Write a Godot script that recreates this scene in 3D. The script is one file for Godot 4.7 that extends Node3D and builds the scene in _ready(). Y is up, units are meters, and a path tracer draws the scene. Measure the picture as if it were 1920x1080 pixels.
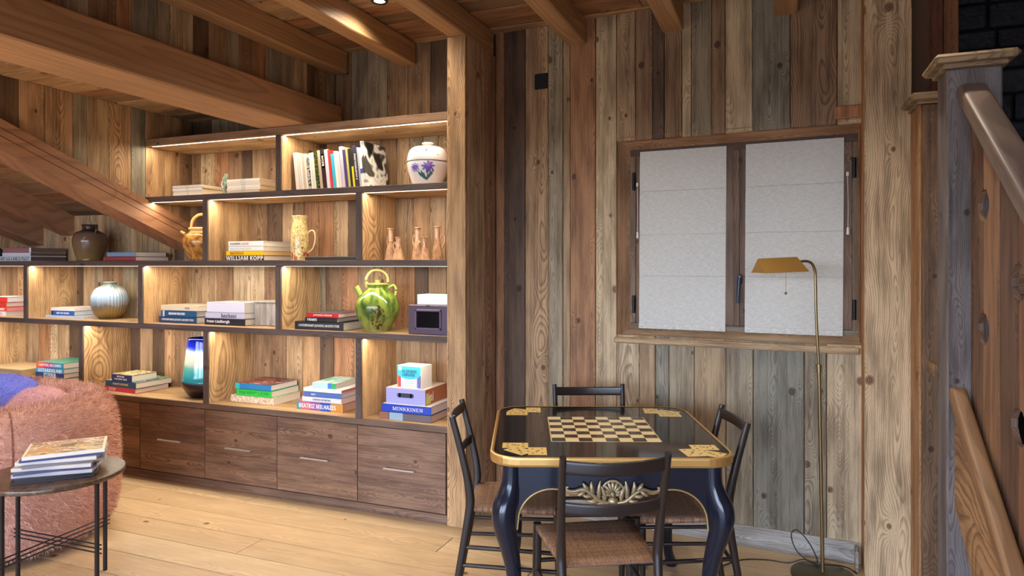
extends Node3D
# A reclaimed-wood chalet room: lit bookcase, game table with four chairs, blinds, floor lamp, tub sofa, stair.
# x runs along the bookcase, z out of its wall into the room, y up; metres.

const EYE := 1.45
const FOCAL := 1275.0          # pixels of the 1920 x 1080 frame
const ZF := -3.389             # front of the bookcase
const ZB := -3.79              # back of the bookcase
const CEIL := 2.855
const LOW := 2.5
var rng := RandomNumberGenerator.new()
var taken := {}
var mats := {}
var wood := []
var beam_wood := []
var oak := []
var paint: StandardMaterial3D
var gloss: StandardMaterial3D
var WALL := Transform3D(Basis(Vector3.UP, deg_to_rad(-3.8)), Vector3(-1.61, 0, -3.815))   # window wall: x along it, z into the room

const HONEY := [194, 155, 112]
const TAN := [184, 154, 117]
const PALE := [202, 178, 142]
const GREY := [162, 146, 119]
const BROWN := [153, 121, 89]
const DARK := [107, 83, 62]
const RED := [174, 126, 88]
const SLATE := [144, 137, 118]
const EDGE := [98, 82, 76]

func _ready() -> void:
	rng.seed = 20240611
	_camera_and_sky()
	_materials()
	_floor()
	_ceiling()
	_walls()
	_window()
	_stairs()
	_bookcase()
	_downlights()
	_globe_lamp()
	_sofa()
	_side_table()
	_game_table()
	_chairs()
	_floor_lamp()
	_pottery()
	_books()

# ---------------------------------------------------------------- camera, sky, exposure
func _camera_and_sky() -> void:
	var cam := Camera3D.new()
	cam.name = "camera"
	cam.projection = Camera3D.PROJECTION_FRUSTUM
	cam.near = 0.05
	cam.far = 100.0
	cam.size = 0.05 * 1080.0 / FOCAL
	cam.frustum_offset = Vector2(0, -0.05 * 43.0 / FOCAL)      # the lens is shifted down a little, uprights stay upright
	cam.position = Vector3(0, EYE, 0)
	cam.rotation.y = atan2(505.0, FOCAL)
	add_child(cam)
	cam.current = true
	var e := Environment.new()
	e.background_mode = Environment.BG_SKY
	var sky := Sky.new()
	var sm := ProceduralSkyMaterial.new()
	sm.sky_top_color = Color(0.56, 0.68, 0.88)
	sm.sky_horizon_color = Color(0.86, 0.91, 0.97)
	sm.ground_bottom_color = Color(0.62, 0.66, 0.72)
	sm.ground_horizon_color = Color(0.78, 0.84, 0.92)
	sm.sky_energy_multiplier = 1.0
	sm.ground_energy_multiplier = 0.4
	sky.sky_material = sm
	e.sky = sky
	e.background_energy_multiplier = 21.0
	e.tonemap_mode = Environment.TONE_MAPPER_LINEAR
	e.tonemap_exposure = 0.94
	e.sdfgi_enabled = true
	e.ssao_enabled = true
	e.ssil_enabled = true
	var we := WorldEnvironment.new()
	we.name = "world"
	we.environment = e
	add_child(we)

# ---------------------------------------------------------------- naming helpers
func numbered(called: String) -> String:
	var k: int = taken.get(called, 0)
	taken[called] = k + 1
	return called if k == 0 else "%s_%03d" % [called, k]

func thing(called: String, label: String, category: String, at := Vector3.ZERO, turn := 0.0, group := "") -> Node3D:
	var o := Node3D.new()
	o.name = numbered(called)
	add_child(o)
	o.position = at
	o.rotation.y = turn
	o.set_meta("label", label)
	o.set_meta("category", category)
	if group:
		o.set_meta("group", group)
	return o

func setting(called: String, label := "", xf := Transform3D()) -> Node3D:
	var o := Node3D.new()
	o.name = called
	add_child(o)
	o.transform = xf
	o.set_meta("kind", "structure")
	if label:
		o.set_meta("label", label)
	return o

func obj(called: String, st: SurfaceTool, m: Material, parent: Node, label := "") -> MeshInstance3D:
	var o := MeshInstance3D.new()
	o.name = called
	o.mesh = st.commit()
	o.material_override = m
	parent.add_child(o, true)
	if label:
		o.set_meta("label", label)
	return o

# ---------------------------------------------------------------- colours and materials
func lin(c: Array) -> Color:
	return Color(c[0] / 255.0, c[1] / 255.0, c[2] / 255.0).srgb_to_linear()

func rgb(c: Array) -> Color:
	return Color(c[0] / 255.0, c[1] / 255.0, c[2] / 255.0)

func mat(c: Array, rough := 0.6, metal := 0.0) -> StandardMaterial3D:
	var key := "%s %s %s" % [c, rough, metal]
	if not mats.has(key):
		var m := StandardMaterial3D.new()
		m.albedo_color = rgb(c)
		m.roughness = rough
		m.metallic = metal
		mats[key] = m
	return mats[key]

func image_of(w: int, h: int, data: PackedByteArray) -> ImageTexture:
	return ImageTexture.create_from_image(Image.create_from_data(w, h, false, Image.FORMAT_RGB8, data))

func textured(tex: Texture2D, rough: float, vertex := true) -> StandardMaterial3D:
	var m := StandardMaterial3D.new()
	m.albedo_texture = tex
	m.roughness = rough
	m.vertex_color_use_as_albedo = vertex
	return m

# Sawn timber, x across (25 cm), y along (2.8 m): growth rings of a log cut lengthwise, bent round knots, with fibres and stains.
func grain(seed_no: int, w: int, h: int, ring: float, knots: int, contrast: float, fibre: float, stain: float) -> ImageTexture:
	var r := RandomNumberGenerator.new()
	r.seed = seed_no
	var n1 := FastNoiseLite.new()
	n1.seed = seed_no
	n1.frequency = 1.0
	n1.fractal_octaves = 2
	var n2 := FastNoiseLite.new()
	n2.seed = seed_no + 77
	n2.frequency = 1.0
	n2.fractal_octaves = 3
	var kx := PackedFloat32Array()
	var ky := PackedFloat32Array()
	var kr := PackedFloat32Array()
	for i in knots:
		kx.append(r.randf_range(3.0, 22.0))
		ky.append((i + r.randf_range(0.2, 0.8)) * 280.0 / knots)
		kr.append(r.randf_range(0.8, 2.0))
	var heart := r.randf_range(6.0, 19.0)
	var depth := r.randf_range(-3.0, 1.0)
	var slope := r.randf_range(0.012, 0.035) * (1.0 if r.randf() > 0.5 else -1.0)
	var data := PackedByteArray()
	data.resize(w * h * 3)
	var at := 0
	for j in h:
		var y := j * 280.0 / h
		var d := depth + slope * (y - 140.0) + n1.get_noise_2d(y * 0.02, 3.0) * 3.0
		var sway := n1.get_noise_2d(y * 0.012, 40.0) * 4.0
		for i in w:
			var x := i * 25.0 / w
			var dx := x - heart - sway
			var q := sqrt(dx * dx * 0.55 + d * d) + n1.get_noise_2d(x * 0.1, y * 0.008) * 0.8
			var core := 0.0
			for k in knots:
				var ey := (y - ky[k]) / (kr[k] * 2.2)
				if absf(ey) < 4.0:
					var ex := (x - kx[k]) / kr[k]
					var e := ex * ex + ey * ey
					if e < 16.0:
						q += exp(-e * 0.22) * kr[k] * 2.6
						var ec := ex * ex + ey * ey * 3.2
						core = maxf(core, (1.0 - smoothstep(0.25, 1.25, ec)) * (0.7 + 0.3 * sin(sqrt(ec) * 16.0)))
			var f := fposmod(q / ring, 1.0)
			var late := smoothstep(0.35, 0.9, f) * (1.0 - smoothstep(0.92, 1.0, f))
			var fib := n2.get_noise_2d(x * 5.0, y * 0.07)
			var st := n2.get_noise_2d(x * 0.11 + 50.0, y * 0.022)
			var streak := n1.get_noise_2d(x * 0.55 + 90.0, y * 0.006)
			var s := 0.93 - late * contrast * (0.75 + 0.5 * st) + fib * fibre + st * stain + streak * stain * 0.45
			s *= 1.0 - 0.6 * core
			s = clampf(s, 0.16, 1.0)
			data[at] = int(255.0 * s)
			data[at + 1] = int(255.0 * pow(s, 1.1) * (1.0 - 0.14 * core))
			data[at + 2] = int(255.0 * pow(s, 1.2) * (1.0 - 0.26 * core))
			at += 3
	return image_of(w, h, data)

func _materials() -> void:
	for i in 8:
		wood.append(textured(grain(100 + i * 13, 192, 1024, [0.55, 0.4, 0.75, 0.5, 0.7, 0.36, 0.6, 0.45][i], [3, 5, 2, 4, 4, 6, 1, 4][i], [0.28, 0.24, 0.31, 0.26, 0.24, 0.22, 0.2, 0.28][i], 0.18, 0.27), 0.62))
	for i in 3:
		beam_wood.append(textured(grain(900 + i * 7, 192, 1024, 1.6, 2, 0.13, 0.06, 0.09), 0.55))
	for i in 4:
		oak.append(textured(grain(700 + i * 7, 192, 1024, 0.9, [1, 0, 2, 1][i], 0.09, 0.07, 0.07), 0.42))
	paint = StandardMaterial3D.new()
	paint.vertex_color_use_as_albedo = true
	paint.roughness = 0.55
	gloss = StandardMaterial3D.new()
	gloss.vertex_color_use_as_albedo = true
	gloss.roughness = 0.16

# ---------------------------------------------------------------- mesh helpers
func S() -> SurfaceTool:
	var st := SurfaceTool.new()
	st.begin(Mesh.PRIMITIVE_TRIANGLES)
	return st

func quadn(st: SurfaceTool, p: Array, n: Array, c: Array, uv: Array) -> void:
	var face: Vector3 = (p[2] - p[0]).cross(p[3] - p[1])
	var out: Vector3 = n[0] + n[1] + n[2] + n[3]
	var order := [0, 1, 2, 0, 2, 3] if face.dot(out) < 0.0 else [0, 2, 1, 0, 3, 2]
	for i in order:
		st.set_normal(n[i])
		st.set_color(c[i])
		st.set_uv(uv[i])
		st.add_vertex(p[i])

func quad(st: SurfaceTool, a: Vector3, b: Vector3, c: Vector3, d: Vector3, n: Vector3, col := Color.WHITE) -> void:
	quadn(st, [a, b, c, d], [n, n, n, n], [col, col, col, col], [Vector2(0, 1), Vector2(1, 1), Vector2(1, 0), Vector2(0, 0)])

func tri(st: SurfaceTool, a: Vector3, b: Vector3, c: Vector3, n: Vector3, col := Color.WHITE) -> void:
	var order := [a, b, c] if (b - a).cross(c - a).dot(n) < 0.0 else [a, c, b]
	for p in order:
		st.set_normal(n)
		st.set_color(col)
		st.set_uv(Vector2.ZERO)
		st.add_vertex(p)

func _uvp(p: Vector3, n: Vector3, axis: int, scale: Vector2, off: Vector2) -> Vector2:
	var d := n.abs().max_axis_index()
	if d == axis:
		return Vector2(p[(axis + 1) % 3] * scale.x, p[(axis + 2) % 3] * scale.x * 0.25) + off
	return Vector2(p[3 - axis - d] * scale.x, p[axis] * scale.y) + off

# A box with chamfered edges; axis is the way the grain runs.
func cbox(st: SurfaceTool, at: Vector3, size: Vector3, ch := 0.002, col := Color.WHITE, axis := 1, off := Vector2.ZERO, scale := Vector2(4.0, 0.357), turn := Basis.IDENTITY) -> void:
	var h := size * 0.5
	ch = minf(ch, minf(h.x, minf(h.y, h.z)) * 0.8)
	var xf := Transform3D(turn, at)
	for a in 3:
		var b := (a + 1) % 3
		var c := (a + 2) % 3
		for s in [-1.0, 1.0]:
			var n := Vector3.ZERO
			n[a] = s
			var ps := []
			for k in [[-1, -1], [1, -1], [1, 1], [-1, 1]]:
				var p := Vector3.ZERO
				p[a] = s * h[a]
				p[b] = k[0] * (h[b] - ch)
				p[c] = k[1] * (h[c] - ch)
				ps.append(p)
			_put(st, xf, ps, n, col, axis, scale, off)
			for s2 in [-1.0, 1.0]:
				var n2 := Vector3.ZERO
				n2[a] = s
				n2[b] = s2
				var pe := []
				for k in [[0, -1], [0, 1], [1, 1], [1, -1]]:
					var p := Vector3.ZERO
					p[a] = s * (h[a] if k[0] == 0 else h[a] - ch)
					p[b] = s2 * (h[b] - ch if k[0] == 0 else h[b])
					p[c] = k[1] * (h[c] - ch)
					pe.append(p)
				_put(st, xf, pe, n2.normalized(), col, axis, scale, off)
	for x in [-1.0, 1.0]:
		for y in [-1.0, 1.0]:
			for z in [-1.0, 1.0]:
				var s := Vector3(x, y, z)
				tri(st, xf * (s * (h - Vector3(0, ch, ch))), xf * (s * (h - Vector3(ch, 0, ch))), xf * (s * (h - Vector3(ch, ch, 0))), xf.basis * s.normalized(), col)

func _put(st: SurfaceTool, xf: Transform3D, ps: Array, n: Vector3, col: Color, axis: int, scale: Vector2, off: Vector2) -> void:
	var w := []
	var uv := []
	for p in ps:
		w.append(xf * p)
		uv.append(_uvp(p, n, axis, scale, off))
	var m := xf.basis * n
	quadn(st, w, [m, m, m, m], [col, col, col, col], uv)

# One piece of timber as an object: its own stretch of grain and its own tone.
func board(parent: Node, called: String, at: Vector3, size: Vector3, axis: int, tone: Array, set_of: Array = [], ch := 0.003, turn := Basis.IDENTITY, label := "") -> MeshInstance3D:
	if set_of.is_empty():
		set_of = wood
	var across := 0.0
	for a in 3:
		if a != axis:
			across = maxf(across, size[a])
	var sx := minf(4.0, 0.98 / across)
	var sy := minf(0.357, 0.98 / size[axis])
	var slack := (1.0 - across * sx) * 0.5
	var slack2 := (1.0 - size[axis] * sy) * 0.5
	var off := Vector2(0.5 + rng.randf_range(-slack, slack), 0.5 + rng.randf_range(-slack2, slack2))
	var st := S()
	var k := rng.randf_range(0.9, 1.08)
	var c := lin(tone) * k
	c.a = 1.0
	cbox(st, Vector3.ZERO, size, ch, c, axis, off, Vector2(sx, sy))
	var o := obj(called, st, set_of[rng.randi() % set_of.size()], parent, label)
	o.transform = Transform3D(turn, at)
	return o

func lathe(st: SurfaceTool, prof: Array, cols: Array, seg := 32, at := Vector3.ZERO, wobble := 0.0, ribs := 0) -> void:
	var rows := []
	var norms := []
	for i in prof.size():
		var t: Vector2 = prof[mini(i + 1, prof.size() - 1)] - prof[maxi(i - 1, 0)]
		var row := []
		var nr := []
		for j in seg + 1:
			var a := TAU * j / seg
			var r: float = prof[i].x * (1.0 + wobble * sin(ribs * a))
			row.append(at + Vector3(cos(a) * r, prof[i].y, sin(a) * r))
			nr.append(Vector3(cos(a) * t.y, -t.x, sin(a) * t.y).normalized() if t.length() > 1e-6 else Vector3.UP)
		rows.append(row)
		norms.append(nr)
	for i in prof.size() - 1:
		var c0: Color = cols[mini(i, cols.size() - 1)]
		var c1: Color = cols[mini(i + 1, cols.size() - 1)]
		for j in seg:
			quadn(st, [rows[i][j], rows[i][j + 1], rows[i + 1][j + 1], rows[i + 1][j]], [norms[i][j], norms[i][j + 1], norms[i + 1][j + 1], norms[i + 1][j]], [c0, c0, c1, c1],
				[Vector2(float(j) / seg, float(i) / prof.size()), Vector2(float(j + 1) / seg, float(i) / prof.size()), Vector2(float(j + 1) / seg, float(i + 1) / prof.size()), Vector2(float(j) / seg, float(i + 1) / prof.size())])

# A profile through a few given points, rounded into many.
func smooth(pts: Array, steps := 6) -> Array:
	var out := []
	for i in pts.size() - 1:
		for k in steps:
			out.append(pts[i].cubic_interpolate(pts[i + 1], pts[maxi(i - 1, 0)], pts[mini(i + 2, pts.size() - 1)], float(k) / steps))
	out.append(pts[-1])
	return out

func sect(hw: float, hh: float, n := 12, pw := 0.6) -> Array:
	var out := []
	for i in n:
		var a := TAU * (i + 0.5) / n
		out.append(Vector2(hw * signf(cos(a)) * pow(absf(cos(a)), pw), hh * signf(sin(a)) * pow(absf(sin(a)), pw)))
	return out

func sweep(st: SurfaceTool, pts: Array, sec: Array, scl: Array, up: Vector3, col := Color.WHITE, cap := true) -> void:
	var rows := []
	var norms := []
	var n := sec.size()
	for i in pts.size():
		var t: Vector3 = (pts[mini(i + 1, pts.size() - 1)] - pts[maxi(i - 1, 0)]).normalized()
		var side := t.cross(up).normalized()
		var u := side.cross(t).normalized()
		var s = scl[mini(i, scl.size() - 1)]
		var row := []
		var nr := []
		for j in n + 1:
			var q: Vector2 = sec[j % n]
			var e: Vector2 = sec[(j + 1) % n] - sec[(j + n - 1) % n]
			row.append(pts[i] + side * q.x * s + u * q.y * s)
			nr.append((side * e.y - u * e.x).normalized())
		rows.append(row)
		norms.append(nr)
	for i in pts.size() - 1:
		for j in n:
			quadn(st, [rows[i][j], rows[i][j + 1], rows[i + 1][j + 1], rows[i + 1][j]], [norms[i][j], norms[i][j + 1], norms[i + 1][j + 1], norms[i + 1][j]], [col, col, col, col],
				[Vector2(float(j) / n, i), Vector2(float(j + 1) / n, i), Vector2(float(j + 1) / n, i + 1), Vector2(float(j) / n, i + 1)])
	if cap:
		for e in [0, pts.size() - 1]:
			var nn: Vector3 = (pts[0] - pts[1]).normalized() if e == 0 else (pts[-1] - pts[-2]).normalized()
			for j in n:
				tri(st, pts[e], rows[e][j], rows[e][j + 1], nn, col)

func tube(st: SurfaceTool, pts: Array, radii: Array, seg := 8, col := Color.WHITE) -> void:
	var d: Vector3 = (pts[-1] - pts[0]).normalized()
	var up := Vector3.UP if absf(d.y) < 0.8 else Vector3(0.3, 0, 1).normalized()
	sweep(st, pts, sect(1.0, 1.0, seg, 1.0), radii, up, col)

func rod(st: SurfaceTool, a: Vector3, b: Vector3, r0: float, r1: float, seg := 8, col := Color.WHITE) -> void:
	tube(st, [a, b], [r0, r1], seg, col)

func _flat(p: Vector2, scale: Vector2, off: Vector2, lengthwise: bool) -> Vector2:
	return (Vector2(p.y * scale.x, p.x * scale.y) if lengthwise else Vector2(p.x * scale.x, p.y * scale.y)) + off

# A flat outline in x and y given thickness along z.
func slab(st: SurfaceTool, poly: PackedVector2Array, thick: float, col := Color.WHITE, xf := Transform3D(), scale := Vector2(4.0, 0.357), off := Vector2.ZERO, lengthwise := false) -> void:
	var idx := Geometry2D.triangulate_polygon(poly)
	for s in [-1.0, 1.0]:
		var n := xf.basis * Vector3(0, 0, s)
		for k in range(0, idx.size(), 3):
			var ps := [poly[idx[k]], poly[idx[k + 1]], poly[idx[k + 2]]]
			var w := []
			for p in ps:
				w.append(xf * Vector3(p.x, p.y, s * thick * 0.5))
			var order := [0, 1, 2] if (w[1] - w[0]).cross(w[2] - w[0]).dot(n) < 0.0 else [0, 2, 1]
			for i in order:
				st.set_normal(n)
				st.set_color(col)
				st.set_uv(_flat(ps[i], scale, off, lengthwise))
				st.add_vertex(w[i])
	var turn := 1.0 if Geometry2D.is_polygon_clockwise(poly) else -1.0
	for i in poly.size():
		var a := poly[i]
		var b := poly[(i + 1) % poly.size()]
		var e := b - a
		if e.length() < 1e-6:
			continue
		var n := (xf.basis * (Vector3(-e.y, e.x, 0) * turn)).normalized()
		var uva := _flat(a, scale, off, lengthwise)
		var uvb := _flat(b, scale, off, lengthwise)
		quadn(st, [xf * Vector3(a.x, a.y, -thick * 0.5), xf * Vector3(b.x, b.y, -thick * 0.5), xf * Vector3(b.x, b.y, thick * 0.5), xf * Vector3(a.x, a.y, thick * 0.5)], [n, n, n, n], [col, col, col, col], [uva, uvb, uvb + Vector2(thick * scale.x, 0), uva + Vector2(thick * scale.x, 0)])

func ball(st: SurfaceTool, at: Vector3, r: Vector3, col := Color.WHITE, seg := 16) -> void:
	var rows := []
	for i in seg / 2 + 1:
		var row := []
		for j in seg + 1:
			var b := PI * i / (seg / 2) - PI / 2
			var a := TAU * j / seg
			row.append(Vector3(cos(b) * cos(a), sin(b), cos(b) * sin(a)))
		rows.append(row)
	for i in seg / 2:
		for j in seg:
			var ns := [rows[i][j], rows[i][j + 1], rows[i + 1][j + 1], rows[i + 1][j]]
			var ps := []
			for v in ns:
				ps.append(at + v * r)
			quadn(st, ps, ns, [col, col, col, col], [Vector2.ZERO, Vector2.ZERO, Vector2.ZERO, Vector2.ZERO])

func lettering(parent: Node, called: String, words: String, at: Vector3, wide: float, tall: float, m: Material, serif := false, heavy := false, turn := Basis.IDENTITY) -> void:
	var t := TextMesh.new()
	var f := SystemFont.new()
	f.font_names = PackedStringArray(["Droid Serif" if serif else "Droid Sans"])
	if heavy:
		f.font_weight = 700
	t.font = f
	t.text = words
	t.font_size = 32
	t.pixel_size = 0.01
	t.depth = 0.02
	t.curve_step = 2.0
	var box := t.get_aabb()
	if box.size.x < 1e-4:
		return
	var o := MeshInstance3D.new()
	o.name = called
	o.mesh = t
	o.material_override = m
	parent.add_child(o, true)
	var sx := wide / box.size.x
	var sy := minf(tall / box.size.y, sx * 1.7)
	sx = minf(sx, sy * 1.5)
	o.transform = Transform3D(turn * Basis.from_scale(Vector3(sx, sy, 0.02)), at - turn * (box.get_center() * Vector3(sx, sy, 0.02)))

func mix(tones: Array) -> Array:
	return tones[rng.randi() % tones.size()]

# ---------------------------------------------------------------- floor, ceiling, beams
func _floor() -> void:
	var f := setting("floor", "pale oak plank floor")
	var st := S()
	cbox(st, Vector3(-2.1, -0.06, -0.5), Vector3(9.2, 0.08, 7.6), 0.0)
	obj("subfloor", st, mat([70, 54, 40], 0.9), f)
	var joints := {0: [-3.05, -0.6], 1: [-3.9, -1.624, 0.5], 2: [-3.39, -1.1], 3: [-2.55, -0.35], 4: [-4.3, -1.9, 0.3], 5: [-3.6, -1.2]}
	for i in 15:
		var z := -3.835 + i * 0.195
		var cuts := [-6.6]
		cuts.append_array(joints.get(i - 2, [-4.9 + fmod(i * 0.77, 1.9), -2.6 + fmod(i * 0.77, 1.9), -0.3 + fmod(i * 0.77, 1.9)]))
		cuts.append(2.5)
		for k in cuts.size() - 1:
			board(f, "plank", Vector3((cuts[k] + cuts[k + 1]) * 0.5, -0.01, z + 0.0975), Vector3(cuts[k + 1] - cuts[k] - 0.0035, 0.02, 0.1915), 0, mix([[210, 182, 144], [204, 176, 138], [216, 190, 152], [200, 172, 136]]), oak, 0.0015)
	board(f, "plank", Vector3(-2.05, -0.011, 1.15), Vector3(9.1, 0.018, 4.1), 0, [208, 180, 142], oak)

func _ceiling() -> void:
	var c := setting("ceiling", "reclaimed board ceiling above the beams")
	for i in 22:
		var z := -3.86 + i * 0.14
		var cut := -1.2 + 1.6 * rng.randf()
		for s in [[-2.79, cut], [cut, 2.5]]:
			board(c, "plank", Vector3((s[0] + s[1]) * 0.5, CEIL + 0.01 + rng.randf() * 0.004, z + 0.07), Vector3(s[1] - s[0] - 0.003, 0.022, 0.137), 0, mix([HONEY, RED, BROWN, TAN, RED, HONEY]))
	var st := S()
	cbox(st, Vector3(-0.1, CEIL + 0.09, -0.75), Vector3(5.5, 0.1, 8.2), 0.0)
	cbox(st, Vector3(-0.1, CEIL + 0.022, 1.22), Vector3(5.4, 0.034, 4.0), 0.0)
	obj("ceiling_deck", st, mat([150, 108, 74], 0.7), c)
	var l := setting("ceiling_low", "lower reclaimed board ceiling over the bookcase")
	for i in 24:
		board(l, "plank", Vector3(-3.41, LOW + 0.012 + rng.randf() * 0.004, -3.86 + i * 0.14 + 0.07), Vector3(1.22, 0.022, 0.137), 0, mix([HONEY, RED, BROWN, TAN, HONEY]))
	st = S()
	cbox(st, Vector3(-3.44, LOW + 0.08, -0.45), Vector3(1.24, 0.1, 7.5), 0.0)
	cbox(st, Vector3(-3.44, LOW + 0.018, 1.35), Vector3(1.24, 0.024, 3.8), 0.0)
	obj("ceiling_deck", st, mat([150, 108, 74], 0.7), l)
	var r := setting("ceiling_sloped", "roof boards sloping down to the left end of the bookcase")
	var pitch := atan(0.4)
	var tilt := Basis(Vector3.RIGHT, -pitch)
	for i in 16:
		var z := -3.86 + i * 0.14
		board(r, "plank", Vector3(-5.33, 1.9 + 0.4 * (z + 3.72) + 0.012, z + 0.07), Vector3(2.54, 0.022, 0.148), 0, mix([BROWN, RED, DARK]), [], 0.003, tilt)
	st = S()
	cbox(st, Vector3(-5.33, 3.2, -0.45), Vector3(2.55, 0.1, 7.5), 0.0)
	obj("roof_deck", st, mat([120, 88, 62], 0.8), r)
	# straight beams under the high ceiling
	var xs := [[-2.715, "honey ceiling beam against the boarded step above the big beam"], [-2.2, "ceiling beam left of the glowing downlight, brightest under it"], [-1.665, "ceiling beam ending on top of the tall bookcase post"], [-1.093, "ceiling beam ending just right of the black wall socket"], [-0.545, "ceiling beam ending above the left window blind"], [0.022, "short end of ceiling beam above the right window blind"], [0.6, "ceiling beam nearest the stair"]]
	for b in xs:
		var o := thing("ceiling_beam", b[1], "beam", Vector3(b[0], 0, 0), 0.0, "beams under the high ceiling")
		board(o, "timber", Vector3(0, (2.714 + CEIL) * 0.5, -0.32), Vector3(0.11, CEIL - 2.714, 6.9), 2, [190, 148, 104], beam_wood, 0.006)
	var g := thing("ceiling_beam", "large square honey beam resting on top of the bookcase", "beam", Vector3(-2.88, 0, 0))
	board(g, "timber", Vector3(0, 2.404, -0.3), Vector3(0.34, 0.194, 6.97), 2, [188, 144, 106], beam_wood, 0.008)
	# sloping rafters at the left
	rafter("big sloping rafter running down into the bookcase beside the handled pot", -4.19, -4.0, 1.56, 0.39, 0.175)
	rafter("dark sloping rafter ending behind the brown jar on the ledge", -5.43, -5.285, 1.686, 0.41, 0.22)
	rafter("short dark rafter end above the brown books at the left edge", -5.84, -5.65, 1.61, 0.36, 0.24)

func rafter(label: String, x0: float, x1: float, y_back: float, slope: float, tall: float) -> void:
	var o := thing("rafter", label, "rafter", Vector3((x0 + x1) * 0.5, y_back, ZB), 0.0, "sloping rafters left of the bookcase")
	var st := S()
	var poly := PackedVector2Array([Vector2(0, 0), Vector2(2.6, 2.6 * slope), Vector2(2.6, 2.6 * slope + tall), Vector2(0, tall)])
	var xf := Transform3D(Basis(Vector3(0, 0, 1), Vector3.UP, Vector3(-1, 0, 0)), Vector3.ZERO)
	var c := lin([170, 124, 92])
	slab(st, poly, x1 - x0, c, xf, Vector2(1.0, 0.32), Vector2(0.1, 0.1), true)
	obj("timber", st, beam_wood[1], o)
	if tall < 0.2:
		st = S()
		slab(st, PackedVector2Array([Vector2(0, tall - 0.055), Vector2(2.6, 2.6 * slope + tall - 0.055), Vector2(2.6, 2.6 * slope + tall - 0.05), Vector2(0, tall - 0.05)]), 0.004, lin([96, 62, 44]), Transform3D(xf.basis, Vector3((x1 - x0) * 0.5, 0, 0)))
		slab(st, PackedVector2Array([Vector2(0, tall - 0.1), Vector2(2.6, 2.6 * slope + tall - 0.1), Vector2(2.6, 2.6 * slope + tall - 0.096), Vector2(0, tall - 0.096)]), 0.004, lin([96, 62, 44]), Transform3D(xf.basis, Vector3((x1 - x0) * 0.5, 0, 0)))
		obj("crack", st, paint, o, "dark drying crack along the rafter")

# ---------------------------------------------------------------- walls
func upright_boards(parent: Node, x0: float, x1: float, y0: float, y1: float, z: float, wide: float, tones: Array) -> void:
	var x := x0
	while x < x1 - 0.02:
		var w := minf(wide * rng.randf_range(0.75, 1.25), x1 - x)
		if x1 - x - w < 0.05:
			w = x1 - x
		board(parent, "board", Vector3(x + w * 0.5, (y0 + y1) * 0.5, z - 0.011 + rng.randf() * 0.004), Vector3(w - 0.002, y1 - y0, 0.022), 1, mix(tones))
		x += w

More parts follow.
